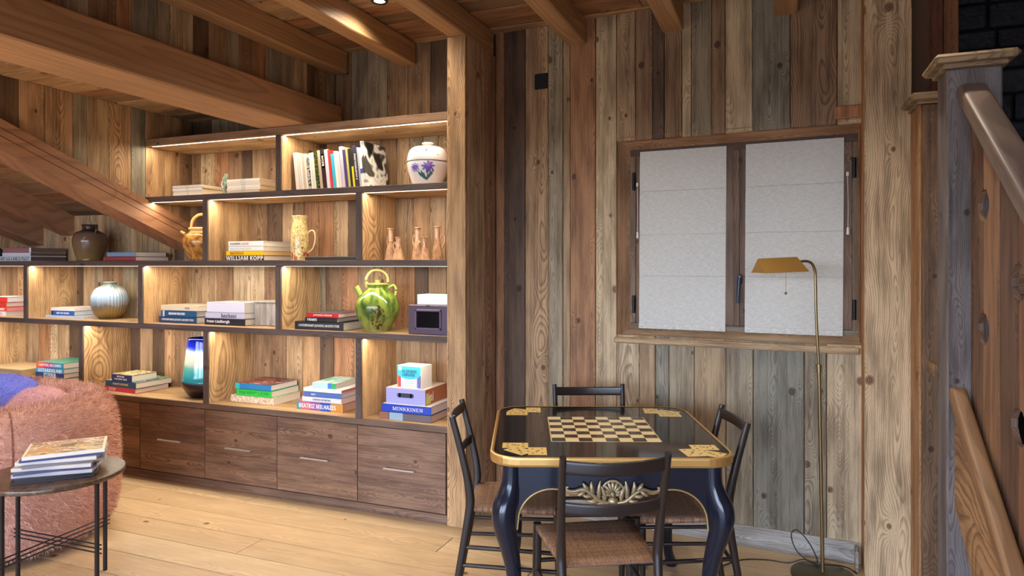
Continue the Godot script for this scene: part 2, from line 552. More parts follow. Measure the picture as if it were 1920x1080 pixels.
func _walls() -> void:
	var st: SurfaceTool
	var b := setting("wall_back", "dark reclaimed boards above and beside the bookcase")
	upright_boards(b, -4.035, -2.77, 2.306, LOW + 0.01, ZB, 0.15, [BROWN, DARK, GREY])
	upright_boards(b, -2.77, -1.72, 2.306, CEIL + 0.01, ZB, 0.13, [BROWN, GREY, DARK, BROWN])
	upright_boards(b, -6.55, -4.2, 1.43, 1.93, ZB, 0.13, [HONEY, TAN, HONEY, BROWN])
	st = S()
	cbox(st, Vector3(-4.1, 1.45, ZB - 0.1), Vector3(5.1, 3.1, 0.15), 0.0)
	obj("backing", st, mat([60, 46, 38], 0.9), b)
	# boarded upright wall over the first rafter, facing right; it goes on inside the bookcase
	var l := setting("wall_left_upper", "lit reclaimed boards above the sloping rafter")
	var z := ZB
	var tones := [BROWN, HONEY, HONEY, SLATE, HONEY, TAN, GREY, HONEY, HONEY, DARK, TAN, HONEY, BROWN, HONEY, GREY, HONEY, HONEY, TAN, HONEY, BROWN]
	var k := 0
	while z < -1.2:
		var w: float = [0.11, 0.125, 0.16, 0.11, 0.16, 0.15, 0.09, 0.17, 0.15, 0.12][k % 10]
		var y0 := 1.56 + 0.39 * (z - ZB) + 0.1
		board(l, "board", Vector3(-4.046, (y0 + LOW + 0.01) * 0.5, z + w * 0.5), Vector3(0.022, LOW + 0.01 - y0, w - 0.002), 1, tones[k % tones.size()])
		z += w
		k += 1
	st = S()
	cbox(st, Vector3(-4.11, 2.36, -0.4), Vector3(0.08, 0.5, 7.2), 0.0)
	obj("backing", st, mat([70, 52, 40], 0.9), l)
	var up := setting("wall_step", "dark reclaimed boards between the big beam and the high ceiling")
	z = ZB
	k = 0
	while z < -1.0:
		var w: float = [0.09, 0.12, 0.08, 0.13, 0.1, 0.14][k % 6]
		board(up, "board", Vector3(-2.781, (LOW + CEIL) * 0.5, z + w * 0.5), Vector3(0.022, CEIL - LOW + 0.02, w - 0.002), 1, [GREY, BROWN, DARK, PALE, GREY, SLATE, RED, BROWN][k % 8])
		z += w
		k += 1
	st = S()
	cbox(st, Vector3(-2.86, 2.7, -0.4), Vector3(0.12, 0.4, 7.2), 0.0)
	obj("backing", st, mat([70, 52, 40], 0.9), up)
	# window wall
	var wn := setting("wall_right_back", "wall of wide reclaimed boards round the window", WALL)
	var full := [[-0.06, 0.05, RED], [0.05, 0.19, DARK], [0.19, 0.338, HONEY], [0.338, 0.43, GREY], [0.43, 0.475, TAN], [0.475, 0.629, RED], [0.629, 0.752, PALE]]
	for f in full:
		board(wn, "board", Vector3((f[0] + f[1]) * 0.5, CEIL * 0.5, -0.011 + rng.randf() * 0.004), Vector3(f[1] - f[0] - 0.0025, CEIL + 0.02, 0.022), 1, f[2])
	var over := [[0.752, 0.86, TAN], [0.86, 0.955, BROWN], [0.955, 1.02, DARK], [1.02, 1.115, BROWN], [1.115, 1.165, PALE], [1.165, 1.27, GREY], [1.27, 1.34, BROWN], [1.34, 1.475, PALE], [1.475, 1.655, SLATE], [1.655, 1.87, BROWN], [1.87, 1.985, PALE]]
	for f in over:
		board(wn, "board", Vector3((f[0] + f[1]) * 0.5, (2.15 + CEIL) * 0.5, -0.011 + rng.randf() * 0.004), Vector3(f[1] - f[0] - 0.0025, CEIL - 2.15 + 0.02, 0.022), 1, f[2])
	var under := [[0.752, 0.882, PALE], [0.882, 0.97, TAN], [0.97, 1.045, SLATE], [1.045, 1.18, GREY], [1.18, 1.343, TAN], [1.343, 1.478, GREY], [1.478, 1.72, SLATE], [1.72, 1.822, GREY], [1.822, 1.985, PALE]]
	for f in under:
		board(wn, "board", Vector3((f[0] + f[1]) * 0.5, 0.53, -0.011 + rng.randf() * 0.004), Vector3(f[1] - f[0] - 0.0025, 1.06, 0.022), 1, f[2])
	st = S()
	cbox(st, Vector3(0.33, 1.45, -0.12), Vector3(0.86, 2.9, 0.19), 0.0)
	cbox(st, Vector3(1.36, 2.53, -0.12), Vector3(1.24, 0.76, 0.19), 0.0)
	cbox(st, Vector3(1.36, 0.52, -0.12), Vector3(1.24, 1.04, 0.19), 0.0)
	cbox(st, Vector3(2.08, 1.45, -0.12), Vector3(0.22, 2.9, 0.19), 0.0)
	obj("backing", st, mat([66, 52, 42], 0.9), wn)
	var bb := setting("baseboard_right_back", "grey weathered baseboard below the window", WALL)
	board(bb, "board", Vector3(0.98, 0.053, 0.008), Vector3(1.98, 0.106, 0.016), 0, [176, 170, 162])
	board(bb, "board", Vector3(1.953, 0.05, 0.065), Vector3(0.016, 0.1, 0.1), 2, [168, 156, 142])
	# column right of the window
	var cl := setting("wall_column", "wide pale board column with large knots right of the window")
	board(cl, "board", Vector3(0.457, CEIL * 0.5, -3.561), Vector3(0.192, CEIL, 0.022), 1, [212, 182, 142], [wood[4]])
	board(cl, "board", Vector3(0.366, CEIL * 0.5, -3.65), Vector3(0.012, CEIL, 0.15), 1, [196, 136, 82], [wood[6]])
	board(cl, "board", Vector3(0.66, CEIL * 0.5, -3.752), Vector3(0.1, CEIL, 0.03), 1, [150, 90, 60], [wood[5]])
	board(cl, "board", Vector3(0.742, CEIL * 0.5, -3.748), Vector3(0.06, CEIL, 0.036), 1, [168, 108, 66], [wood[5]])
	st = S()
	cbox(st, Vector3(0.5, CEIL * 0.5, -3.68), Vector3(0.25, CEIL, 0.2), 0.0)
	cbox(st, Vector3(0.69, CEIL * 0.5, -3.85), Vector3(0.15, CEIL, 0.15), 0.0)
	obj("core", st, mat([90, 66, 48], 0.9), cl)
	# dark stone wall behind the stair
	var sw := setting("wall_stone", "dark slate stone wall behind the stair")
	st = S()
	cbox(st, Vector3(1.65, 1.45, -4.4), Vector3(2.0, 2.99, 0.14), 0.0)
	obj("mortar", st, mat([26, 27, 30], 0.95), sw)
	var y := 1.2
	while y < 2.86:
		var hh := rng.randf_range(0.09, 0.17)
		var x := 0.72 - rng.randf() * 0.15
		while x < 2.1:
			var w := rng.randf_range(0.16, 0.36)
			st = S()
			var c := lin(mix([[42, 44, 50], [35, 37, 43], [49, 51, 55], [40, 41, 44]]))
			cbox(st, Vector3.ZERO, Vector3(w - 0.012, hh - 0.012, 0.07), 0.012, c)
			var o := obj("stone", st, stone_mat(), sw)
			o.position = Vector3(x + w * 0.5, y + hh * 0.5, -4.32 + rng.randf() * 0.02)
			o.rotation = Vector3(rng.randf_range(-0.04, 0.04), rng.randf_range(-0.05, 0.05), rng.randf_range(-0.02, 0.02))
			x += w
		y += hh
	# the rest of the room, outside the picture
	var wl := setting("wall_left", "boarded left end wall")
	st = S()
	cbox(st, Vector3(-6.65, 1.6, -0.45), Vector3(0.1, 3.3, 7.5), 0.0)
	obj("backing", st, mat([150, 112, 80], 0.8), wl)
	var wr := setting("wall_right", "right end wall beyond the stair")
	st = S()
	cbox(st, Vector3(2.55, 1.45, -0.65), Vector3(0.1, 3.0, 7.8), 0.0)
	obj("backing", st, mat([140, 106, 78], 0.8), wr)
	# wall behind the camera with wide glazed openings onto the daylight
	var wf := setting("wall_front", "boarded wall with tall windows opposite the bookcase")
	st = S()
	cbox(st, Vector3(-2.05, 2.75, 3.25), Vector3(9.3, 0.9, 0.16), 0.0)
	for p in [[-6.6, -5.2], [-2.5, -2.1], [0.6, 0.9], [2.3, 2.6]]:
		cbox(st, Vector3((p[0] + p[1]) * 0.5, 1.15, 3.25), Vector3(p[1] - p[0], 2.3, 0.16), 0.0)
	obj("backing", st, mat([150, 112, 80], 0.8), wf)

var stone_m: StandardMaterial3D
func stone_mat() -> StandardMaterial3D:
	if stone_m == null:
		stone_m = StandardMaterial3D.new()
		stone_m.vertex_color_use_as_albedo = true
		stone_m.roughness = 0.75
		var t := NoiseTexture2D.new()
		var n := FastNoiseLite.new()
		n.seed = 4
		n.frequency = 0.02
		n.fractal_octaves = 5
		t.noise = n
		t.width = 256
		t.height = 256
		stone_m.heightmap_enabled = true
		stone_m.heightmap_texture = t
		stone_m.heightmap_scale = 1.2
		stone_m.uv1_triplanar = true
		stone_m.uv1_scale = Vector3(3, 3, 3)
	return stone_m

# ---------------------------------------------------------------- window and blinds
func _window() -> void:
	var w := setting("window_1", "two-leaf wooden window in a splayed casing", WALL)
	# splayed casing: outer edge flush with the wall, inner edge 6 cm back
	var o := [0.758, 1.985, 1.045, 2.162]
	var i := [0.815, 1.962, 1.1, 2.1]
	var rim := [[Vector2(o[0], o[3]), Vector2(o[1], o[3]), Vector2(i[1], i[3]), Vector2(i[0], i[3]), [172, 130, 96]], [Vector2(o[0], o[2]), Vector2(o[0], o[3]), Vector2(i[0], i[3]), Vector2(i[0], i[2]), [184, 142, 104]],
		[Vector2(o[1], o[3]), Vector2(o[1], o[2]), Vector2(i[1], i[2]), Vector2(i[1], i[3]), [180, 128, 84]], [Vector2(o[1], o[2]), Vector2(o[0], o[2]), Vector2(i[0], i[2]), Vector2(i[1], i[2]), [172, 142, 110]]]
	for k in 4:
		var r = rim[k]
		var st := S()
		var mid := Vector2((o[0] + o[1]) * 0.5, (o[2] + o[3]) * 0.5)
		var a := Vector3(r[0].x, r[0].y, 0.004)
		var b := Vector3(r[1].x, r[1].y, 0.004)
		var c := Vector3(r[2].x, r[2].y, -0.06)
		var d := Vector3(r[3].x, r[3].y, -0.06)
		var n := (b - a).cross(d - a).normalized()
		if n.z < 0:
			n = -n
		var col := lin(r[4])
		var along := k % 2 == 0 if k < 2 else k == 3
		var uv := []
		for p in [a, b, c, d]:
			uv.append(Vector2(p.z * 4.0 + 0.5, (p.x if along else p.y) * 0.357))
		quadn(st, [a, b, c, d], [n, n, n, n], [col, col, col, col], uv)
		var back := Vector3(0, 0, -0.05)
		quadn(st, [a + back, b + back, c + back, d + back], [-n, -n, -n, -n], [col, col, col, col], uv)
		quad(st, c, d, d + back, c + back, (c - b).normalized(), col)
		quad(st, a, b, b + back, a + back, (b - c).normalized(), col)
		obj("casing", st, wood[6], w)
	board(w, "sill", Vector3(1.357, 1.034, 0.016), Vector3(1.222, 0.034, 0.04), 0, [196, 164, 124], [wood[4]], 0.006)
	board(w, "corner_block", Vector3(1.93, 2.195, 0.012), Vector3(0.15, 0.06, 0.02), 1, [188, 128, 82], [wood[4]], 0.004)
	# outer frame and two leaves
	var brown := [128, 98, 76]
	board(w, "frame_rail", Vector3(1.39, 2.085, -0.085), Vector3(1.18, 0.06, 0.05), 0, [96, 70, 54])
	board(w, "frame_rail", Vector3(1.39, 1.105, -0.085), Vector3(1.18, 0.04, 0.05), 0, [140, 126, 108])
	for x in [0.827, 1.953]:
		board(w, "frame_stile", Vector3(x, 1.595, -0.085), Vector3(0.035, 0.94, 0.05), 1, [140, 116, 92])
	for leaf in [[0.846, 1.386], [1.394, 1.936]]:
		var st := S()
		for x in [leaf[0] + 0.033, leaf[1] - 0.033]:
			board(w, "leaf_stile", Vector3(x, 1.595, -0.09), Vector3(0.066, 0.935, 0.06), 1, brown)
		for y in [1.155, 2.035]:
			board(w, "leaf_rail", Vector3((leaf[0] + leaf[1]) * 0.5, y, -0.09), Vector3(leaf[1] - leaf[0] - 0.104, 0.056, 0.055), 0, brown)
		cbox(st, Vector3((leaf[0] + leaf[1]) * 0.5, 1.595, -0.1), Vector3(leaf[1] - leaf[0] - 0.1, 0.83, 0.006), 0.0)
		var g := StandardMaterial3D.new()
		g.albedo_color = Color(0.9, 0.95, 1.0, 0.1)
		g.transparency = BaseMaterial3D.TRANSPARENCY_ALPHA
		g.roughness = 0.02
		obj("pane", st, g, w)
	board(w, "meeting_strip", Vector3(1.39, 1.595, -0.055), Vector3(0.03, 0.935, 0.014), 1, brown, [], 0.004)
	for h in [[0.836, 1.92], [0.836, 1.23], [1.945, 1.93], [1.945, 1.23]]:
		var st := S()
		rod(st, Vector3(h[0], h[1] - 0.05, -0.05), Vector3(h[0], h[1] + 0.05, -0.05), 0.009, 0.009, 10)
		cbox(st, Vector3(h[0], h[1], -0.06), Vector3(0.016, 0.06, 0.012), 0.002)
		obj("hinge", st, mat([26, 26, 28], 0.4, 0.5), w, "black iron hinge")
	var hs := S()
	cbox(hs, Vector3(1.408, 1.375, -0.045), Vector3(0.022, 0.05, 0.03), 0.004)
	rod(hs, Vector3(1.408, 1.385, -0.022), Vector3(1.4, 1.25, -0.018), 0.011, 0.008, 10)
	obj("handle", hs, mat([34, 42, 56], 0.3, 0.4), w, "black window handle")
	blind("left linen roman blind with cord at its left edge", 0.873, 1.339, 0.86)
	blind("right linen roman blind behind the brass floor lamp", 1.437, 1.9, 1.915)

func blind(label: String, x0: float, x1: float, cord_x: float) -> void:
	var o := thing("roman_blind", label, "blind", Vector3.ZERO, 0.0, "linen blinds on the window")
	o.transform = WALL * Transform3D(Basis.IDENTITY, Vector3(0, 0, -0.05))
	if linen == null:
		linen = _linen()
	# gentle horizontal folds: four panels hung one below the other
	var edges := [2.083, 1.86, 1.62, 1.39, 1.097]
	for k in 4:
		var st := S()
		var rows := []
		for i in 9:
			var t := i / 8.0
			var y: float = lerpf(edges[k], edges[k + 1], t)
			var z := 0.005 * sin(t * PI)
			var row := []
			for j in 7:
				row.append(Vector3(lerpf(x0, x1, j / 6.0) - 0.006 * (2.083 - y), y, z + 0.0016 * sin(j * 1.9 + k)))
			rows.append(row)
		for i in 8:
			for j in 6:
				var n: Vector3 = (rows[i][j + 1] - rows[i][j]).cross(rows[i][j] - rows[i + 1][j]).normalized()
				for s in [0.0, -0.0012]:
					var d := Vector3(0, 0, s)
					quadn(st, [rows[i][j] + d, rows[i][j + 1] + d, rows[i + 1][j + 1] + d, rows[i + 1][j] + d], [n, n, n, n] if s == 0.0 else [-n, -n, -n, -n], [Color.WHITE, Color.WHITE, Color.WHITE, Color.WHITE],
						[Vector2(rows[i][j].x, rows[i][j].y) * 3.0, Vector2(rows[i][j + 1].x, rows[i][j + 1].y) * 3.0, Vector2(rows[i + 1][j + 1].x, rows[i + 1][j + 1].y) * 3.0, Vector2(rows[i + 1][j].x, rows[i + 1][j].y) * 3.0])
		obj("fabric_panel", st, linen, o)
	var st := S()
	cbox(st, Vector3((x0 + x1) * 0.5 - 0.006, 1.112, 0.006), Vector3(x1 - x0, 0.03, 0.004), 0.001)
	obj("hem_bar", st, linen, o)
	for k in [1, 2, 3]:
		st = S()
		cbox(st, Vector3((x0 + x1) * 0.5 - 0.006 * (2.083 - edges[k]), edges[k], 0.0015), Vector3(x1 - x0, 0.005, 0.008), 0.002)
		obj("fold_seam", st, linen, o)
	st = S()
	tube(st, [Vector3(cord_x, 1.9, 0.012), Vector3(cord_x + 0.003, 1.75, 0.014), Vector3(cord_x + 0.002, 1.635, 0.014)], [0.0016], 6)
	rod(st, Vector3(cord_x + 0.002, 1.635, 0.014), Vector3(cord_x + 0.002, 1.6, 0.014), 0.006, 0.008, 8)
	cbox(st, Vector3(cord_x, 1.9, 0.01), Vector3(0.012, 0.02, 0.012), 0.002)
	obj("cord", st, mat([225, 226, 228], 0.5), o, "white pull cord")

var linen: StandardMaterial3D
func _linen() -> StandardMaterial3D:
	var n := FastNoiseLite.new()
	n.seed = 9
	n.frequency = 1.0
	var data := PackedByteArray()
	data.resize(384 * 384 * 3)
	var at := 0
	for j in 384:
		for i in 384:
			var a := n.get_noise_2d(i * 0.5, j * 0.03)
			var b := n.get_noise_2d(i * 0.02 + 300.0, j * 0.45)
			var v := clampf(0.93 + 0.1 * a + 0.12 * b, 0.0, 1.0)
			data[at] = int(v * 234)
			data[at + 1] = int(v * 231)
			data[at + 2] = int(v * 222)
			at += 3
	var m := textured(image_of(384, 384, data), 0.9, false)
	m.backlight_enabled = true
	m.backlight = Color(0.45, 0.44, 0.42)
	return m

# ---------------------------------------------------------------- stair
func _stairs() -> void:
	var o := thing("stair_balustrade", "stair balustrade of upright cut-out boards with tall capped newel post", "balustrade")
	var grey := [138, 126, 122]
	var n := newel(o, Vector3(0.602, 0, -2.765), Vector3(0.16, 2.115, 0.148), [122, 112, 110])
	cap(n, Vector3(0.602, 2.115, -2.765), 0.16, 0.148)
	# boards run towards the camera under the sloping rail; every other joint has a pair of leaf-shaped holes
	for k in 7:
		var z0 := -2.71 + k * 0.171
		var z1 := z0 + 0.171
		var rail0 := 2.0 + (-2.62 - z0) * 0.677
		var rail1 := 2.0 + (-2.62 - z1) * 0.677
		var bot0 := 0.62 + (-2.73 - z0) * 0.62
		var bot1 := 0.62 + (-2.73 - z1) * 0.62
		var holes_left := k % 2 == 1
		var base := 1.638 - (0.687 * (z0 if holes_left else z1)) - 0.687 * 2.539
		var poly := PackedVector2Array()
		poly.append(Vector2(z0 + 0.001, maxf(bot0, 0.0)))
		poly.append(Vector2(z1 - 0.001, maxf(bot1, 0.0)))
		var hs := [base - 0.389, base]
		if not holes_left:
			for hy in hs:
				poly.append_array(notch(z1 - 0.001, hy, -1.0))
		poly.append(Vector2(z1 - 0.001, rail1))
		poly.append(Vector2(z0 + 0.001, rail0))
		if holes_left:
			hs.reverse()
			for hy in hs:
				var nn := notch(z0 + 0.001, hy, 1.0)
				nn.reverse()
				poly.append_array(nn)
		var st := S()
		slab(st, poly, 0.016, lin([[132, 100, 78], [168, 126, 94], [124, 94, 76], [158, 114, 84]][k % 4]), Transform3D(Basis(Vector3(0, 0, 1), Vector3.UP, Vector3(-1, 0, 0)), Vector3(0.6, 0, 0)), Vector2(4.0, 0.357), Vector2(rng.randf(), rng.randf()))
		obj("baluster_board", st, wood[k % 8], o)
	# handrail and lower string, parallel to the flight
	var st := S()
	var a := Vector3(0.592, 2.03, -2.685)
	var dir := Vector3(0, -0.677, 1.0)
	sweep(st, [a, a + dir * 1.45], sect(0.042, 0.03, 16, 0.45), [1.0], Vector3.UP, lin([140, 118, 106]))
	obj("handrail", st, plain_wood(), o)
	st = S()
	var b := Vector3(0.555, 1.04, -2.74)
	sweep(st, [b, b + Vector3(0, -0.6, 1.0) * 1.5], sect(0.026, 0.024, 12, 0.5), [1.0], Vector3.UP, lin([150, 112, 78]))
	obj("lower_rail", st, plain_wood(), o)
	st = S()
	slab(st, PackedVector2Array([Vector2(-2.735, 0.66), Vector2(-2.735, 1.03), Vector2(-1.25, 1.03 - 0.6 * 1.485), Vector2(-1.25, 0.0), Vector2(-1.66, 0.0)]), 0.035, lin([180, 138, 96]), Transform3D(Basis(Vector3(0, 0, 1), Vector3.UP, Vector3(-1, 0, 0)), Vector3(0.563, 0, 0)), Vector2(1.5, 0.35), Vector2(0.0, 0.97), true)
	obj("string_board", st, wood[2], o)
	var p2 := thing("newel_post", "shorter capped newel post half hidden behind the grey one", "post")
	newel(p2, Vector3(0.632, 0, -3.44), Vector3(0.15, 2.137, 0.2), [132, 100, 74])
	board(p2, "side_board", Vector3(0.552, 1.07, -3.44), Vector3(0.012, 2.13, 0.2), 1, [190, 140, 92])
	cap(p2, Vector3(0.632, 2.137, -3.44), 0.162, 0.2)
	board(p2, "lower_rail_stub", Vector3(0.6, 1.02, -3.27), Vector3(0.05, 0.05, 0.14), 2, [172, 136, 98])
	var s := thing("staircase", "dark wooden stair treads behind the cut-out balustrade", "stairs")
	for k in 9:
		board(s, "tread", Vector3(1.27, 0.17 * (k + 1), -1.35 - k * 0.26), Vector3(1.12, 0.04, 0.29), 0, [150, 112, 80])
		board(s, "riser", Vector3(1.27, 0.17 * k + 0.075, -1.23 - k * 0.26), Vector3(1.1, 0.15, 0.02), 0, [150, 112, 80])

func plain_wood() -> StandardMaterial3D:
	if not mats.has("plain"):
		var m: StandardMaterial3D = beam_wood[0].duplicate()
		m.uv1_scale = Vector3(0.5, 0.3, 1)
		m.roughness = 0.45
		mats["plain"] = m
	return mats["plain"]

func notch(z: float, y: float, side: float) -> PackedVector2Array:
	var out := PackedVector2Array()
	for q in [[-0.06, 0.0], [-0.05, 0.006], [-0.047, 0.03], [-0.03, 0.048], [-0.012, 0.062], [0.012, 0.062], [0.03, 0.048], [0.047, 0.03], [0.05, 0.006], [0.06, 0.0]]:
		out.append(Vector2(z + side * q[1], y + q[0]))
	return out

func newel(o: Node, at: Vector3, size: Vector3, tone: Array) -> Node:
	return board(o, "post", at + Vector3(0, size.y * 0.5, 0), size, 1, tone, [wood[1]], 0.006)

func cap(o: Node, at: Vector3, wx: float, wz: float) -> void:
	var n := Node3D.new()
	n.name = "cap"
	if o is MeshInstance3D:
		at -= o.position
	var st := S()
	var c := lin([176, 150, 116])
	cbox(st, at + Vector3(0, 0.008, 0), Vector3(wx + 0.03, 0.016, wz + 0.03), 0.004, c, 0)
	cbox(st, at + Vector3(0, 0.03, 0), Vector3(wx + 0.085, 0.028, wz + 0.085), 0.011, c, 0)
	n.free()
	obj("cap", st, wood[0], o, "moulded post cap")

# ---------------------------------------------------------------- bookcase
const ROWS := [0.547, 1.052, 1.48, 1.913, 2.306]        # tops of counter, shelves and top board
const THICK := [0.036, 0.036, 0.037, 0.036, 0.046]

func _bookcase() -> void:
	var o := thing("bookcase", "long built-in bookcase of reclaimed wood with lit shelves and drawers", "bookcase", Vector3(0, 0, 0))
	var right := -1.73
	var lefts := [-6.5, -6.5, -6.5, -4.03, -4.03]
	for i in 5:
		var x0: float = lefts[i]
		var s := board(o, "shelf", Vector3((x0 + right) * 0.5, ROWS[i] - THICK[i] * 0.5, (ZF - 0.012 + ZB) * 0.5), Vector3(right - x0, THICK[i], ZF - 0.012 - ZB), 0, [204, 170, 126], [wood[5]], 0.001)
		var e := board(s, "front_edge", Vector3(0, 0, (ZF - 0.012 - ZB) * 0.5 + 0.006), Vector3(right - x0, THICK[i], 0.012), 0, [156, 124, 96] if i == 4 else ([122, 98, 82] if i == 0 else EDGE), [wood[3]], 0.002)
		e.set_meta("label", "dark weathered shelf edge")
	var div := [[0, [-5.84, -4.665, -3.495, -2.316]], [1, [-6.43, -5.26, -4.08, -2.905]], [2, [-3.5, -2.314]], [3, [-2.903]]]
	for d in div:
		var k: int = d[0]
		var y0: float = ROWS[k]
		var y1: float = ROWS[k + 1] - THICK[k + 1]
		for x in d[1]:
			var p := board(o, "divider", Vector3(x, (y0 + y1) * 0.5, (ZF - 0.012 + ZB) * 0.5), Vector3(0.042, y1 - y0, ZF - 0.012 - ZB), 1, mix([[206, 170, 124], [200, 164, 120], [208, 174, 130]]), [], 0.001)
			var e := board(p, "front_edge", Vector3(0, 0, (ZF - 0.012 - ZB) * 0.5 + 0.006), Vector3(0.042, y1 - y0, 0.012), 1, EDGE, [wood[3]], 0.002)
			e.set_meta("label", "dark divider edge")
	# boards at the back of the bays
	for k in 4:
		var x: float = lefts[k + 1]
		if k == 2:
			x = -4.2
		while x < right - 0.03:
			var w := minf(rng.randf_range(0.085, 0.165), right - x)
			board(o, "back_board", Vector3(x + w * 0.5, (ROWS[k] + ROWS[k + 1] - THICK[k + 1]) * 0.5, ZB + 0.004 + rng.randf() * 0.004), Vector3(w - 0.002, ROWS[k + 1] - THICK[k + 1] - ROWS[k], 0.014), 1, mix([HONEY, TAN, GREY, BROWN, BROWN, TAN, BROWN, DARK, RED, GREY, DARK, PALE]))
			x += w
	# a strip light under the front of each board, one for each bay
	var strips := [[4, [[-4.0, -2.925], [-2.88, -1.74]]], [3, [[-4.0, -3.522], [-3.478, -2.336], [-2.292, -1.74]]], [2, [[-6.4, -5.28], [-5.24, -4.1], [-4.06, -2.927], [-2.883, -1.74]]], [1, [[-5.8, -4.69], [-4.64, -3.518], [-3.472, -2.34], [-2.292, -1.74]]]]
	for s in strips:
		var y: float = ROWS[s[0]] - THICK[s[0]]
		for r in s[1]:
			var wide: float = r[1] - r[0]
			var st := S()
			cbox(st, Vector3.ZERO, Vector3(wide, 0.006, 0.014), 0.0005)
			var g := obj("led_strip", st, led(), o, "glowing strip light under the shelf")
			g.position = Vector3((r[0] + r[1]) * 0.5, y + 0.0015, ZF - 0.034)
			var a := AreaLight3D.new()
			a.name = "strip_glow"
			a.area_size = Vector2(wide, 0.014)
			a.light_color = Color(1.0, 0.93, 0.82)
			a.light_energy = LED_POWER * wide
			a.shadow_enabled = true
			a.area_range = 12.0
			a.rotation_degrees = Vector3(-90, 0, 0)
			a.position = Vector3(0, -0.005, 0)
			g.add_child(a)
	# drawers and plinth
	var xs := [-6.42, -5.84, -5.253, -4.668, -4.083, -3.5, -2.914, -2.322, -1.739]
	for i in 8:
		var w: float = xs[i + 1] - xs[i] - 0.005
		var dr := Node3D.new()
		dr.name = "drawer"
		o.add_child(dr, true)
		dr.position = Vector3((xs[i] + xs[i + 1]) * 0.5, 0.283, ZF - 0.012)
		var y := -0.225
		for hh in [0.105, 0.11, 0.12, 0.115]:
			board(dr, "front_board", Vector3(0, y + hh * 0.5, 0), Vector3(w, hh - 0.0006, 0.022), 0, mix([[140, 108, 84], [126, 96, 74], [146, 112, 86], [134, 102, 80]]), [], 0.0008)
			y += hh
		var st := S()
		cbox(st, Vector3(0, -0.003, 0.034), Vector3(0.205, 0.01, 0.012), 0.003)
		for sx in [-0.095, 0.095]:
			cbox(st, Vector3(sx, -0.003, 0.02), Vector3(0.008, 0.007, 0.02), 0.001)
		obj("handle", st, mat([206, 206, 208], 0.35, 0.8), dr, "slim chrome bar handle")
	board(o, "plinth", Vector3((-6.5 + right) * 0.5, 0.026, ZF - 0.02), Vector3(right + 6.5, 0.052, 0.03), 0, [140, 108, 86], [wood[4]])
	var st := S()
	cbox(st, Vector3((-6.5 + right) * 0.5, 0.26, -3.6), Vector3(right + 6.5, 0.5, 0.36), 0.0)
	obj("carcass", st, mat([40, 30, 24], 0.9), o)
	# tall post that closes the bookcase at the right and carries a beam
	var p := thing("wooden_post", "tall floor to beam wooden post closing the right end of the bookcase", "post")
	board(p, "front_board", Vector3(-1.668, 1.357, ZF + 0.0), Vector3(0.114, 2.714, 0.03), 1, [206, 164, 116], [wood[0]], 0.004)
	board(p, "side_board", Vector3(-1.622, 1.357, -3.515), Vector3(0.022, 2.714, 0.216), 1, [206, 174, 140], [wood[4]])
	board(p, "side_board", Vector3(-1.622, 1.357, -3.71), Vector3(0.022, 2.714, 0.17), 1, [190, 150, 118], [wood[2]])
	st = S()
	cbox(st, Vector3(-1.68, 1.357, -3.6), Vector3(0.085, 2.714, 0.39), 0.0)
	obj("core", st, mat([150, 112, 76], 0.8), p)
	var so := thing("wall_socket", "small square black wall socket high on the board wall", "socket")
	so.transform = WALL * Transform3D(Basis.IDENTITY, Vector3(0.295, 2.533, 0))
	st = S()
	cbox(st, Vector3(0, 0, 0.005), Vector3(0.082, 0.09, 0.012), 0.003)
	obj("plate", st, mat([22, 22, 24], 0.4), so)
	st = S()
	rod(st, Vector3(0, 0, 0.01), Vector3(0, 0, 0.014), 0.026, 0.024, 20)
	rod(st, Vector3(0, 0.012, 0.012), Vector3(0, 0.012, 0.02), 0.003, 0.003, 8)
	obj("socket_face", st, mat([12, 12, 13], 0.5), so)

const LED_POWER := 0.55
func led() -> StandardMaterial3D:
	if not mats.has("led"):
		var m := StandardMaterial3D.new()
		m.albedo_color = Color(0.9, 0.9, 0.88)
		m.emission_enabled = true
		m.emission = Color(1.0, 0.95, 0.86)
		m.emission_energy_multiplier = 3.0
		mats["led"] = m
	return mats["led"]

# ---------------------------------------------------------------- ceiling downlights
func _downlights() -> void:
	var at := [[-1.985, -3.1, "small glowing downlight between two beams at the top of the picture"], [-1.38, -1.5, "downlight over the floor between bookcase and table"], [-0.82, -1.6, "downlight over the front chair"], [-0.26, -2.45, "downlight above the right side of the game table"], [-2.45, -1.3, "downlight beside the boarded step"], [0.31, -2.85, "downlight before the window near the stair"]]
	for d in at:
		var o := thing("downlight", d[2], "downlight", Vector3(d[0], CEIL, d[1]), 0.0, "recessed ceiling downlights")
		var st := S()
		lathe(st, [Vector2(0.03, -0.001), Vector2(0.03, -0.006), Vector2(0.042, -0.008), Vector2(0.045, -0.004), Vector2(0.045, 0.002)], [lin([40, 36, 32])], 24)
		obj("ring", st, paint, o)
		st = S()
		lathe(st, [Vector2(0.0, -0.003), Vector2(0.03, -0.003)], [Color.WHITE], 24)
		var m := StandardMaterial3D.new()
		m.emission_enabled = true
		m.emission = Color(1.0, 0.93, 0.8)
		m.emission_energy_multiplier = 6.0
		obj("lamp_face", st, m, o)
		var l := SpotLight3D.new()
		l.name = "beam_of_light"
		l.spot_angle = 76.0 if d[1] < -3.0 else 44.0
		l.spot_angle_attenuation = 1.0
		l.light_size = 0.03
		l.light_color = Color(1.0, 0.94, 0.85)
		l.light_energy = SPOT_POWER
		l.spot_range = 12.0
		l.shadow_enabled = true
		l.rotation_degrees = Vector3(-90, 0, 0)
		l.position = Vector3(0, -0.012, 0)
		o.add_child(l)
const SPOT_POWER := 1.2

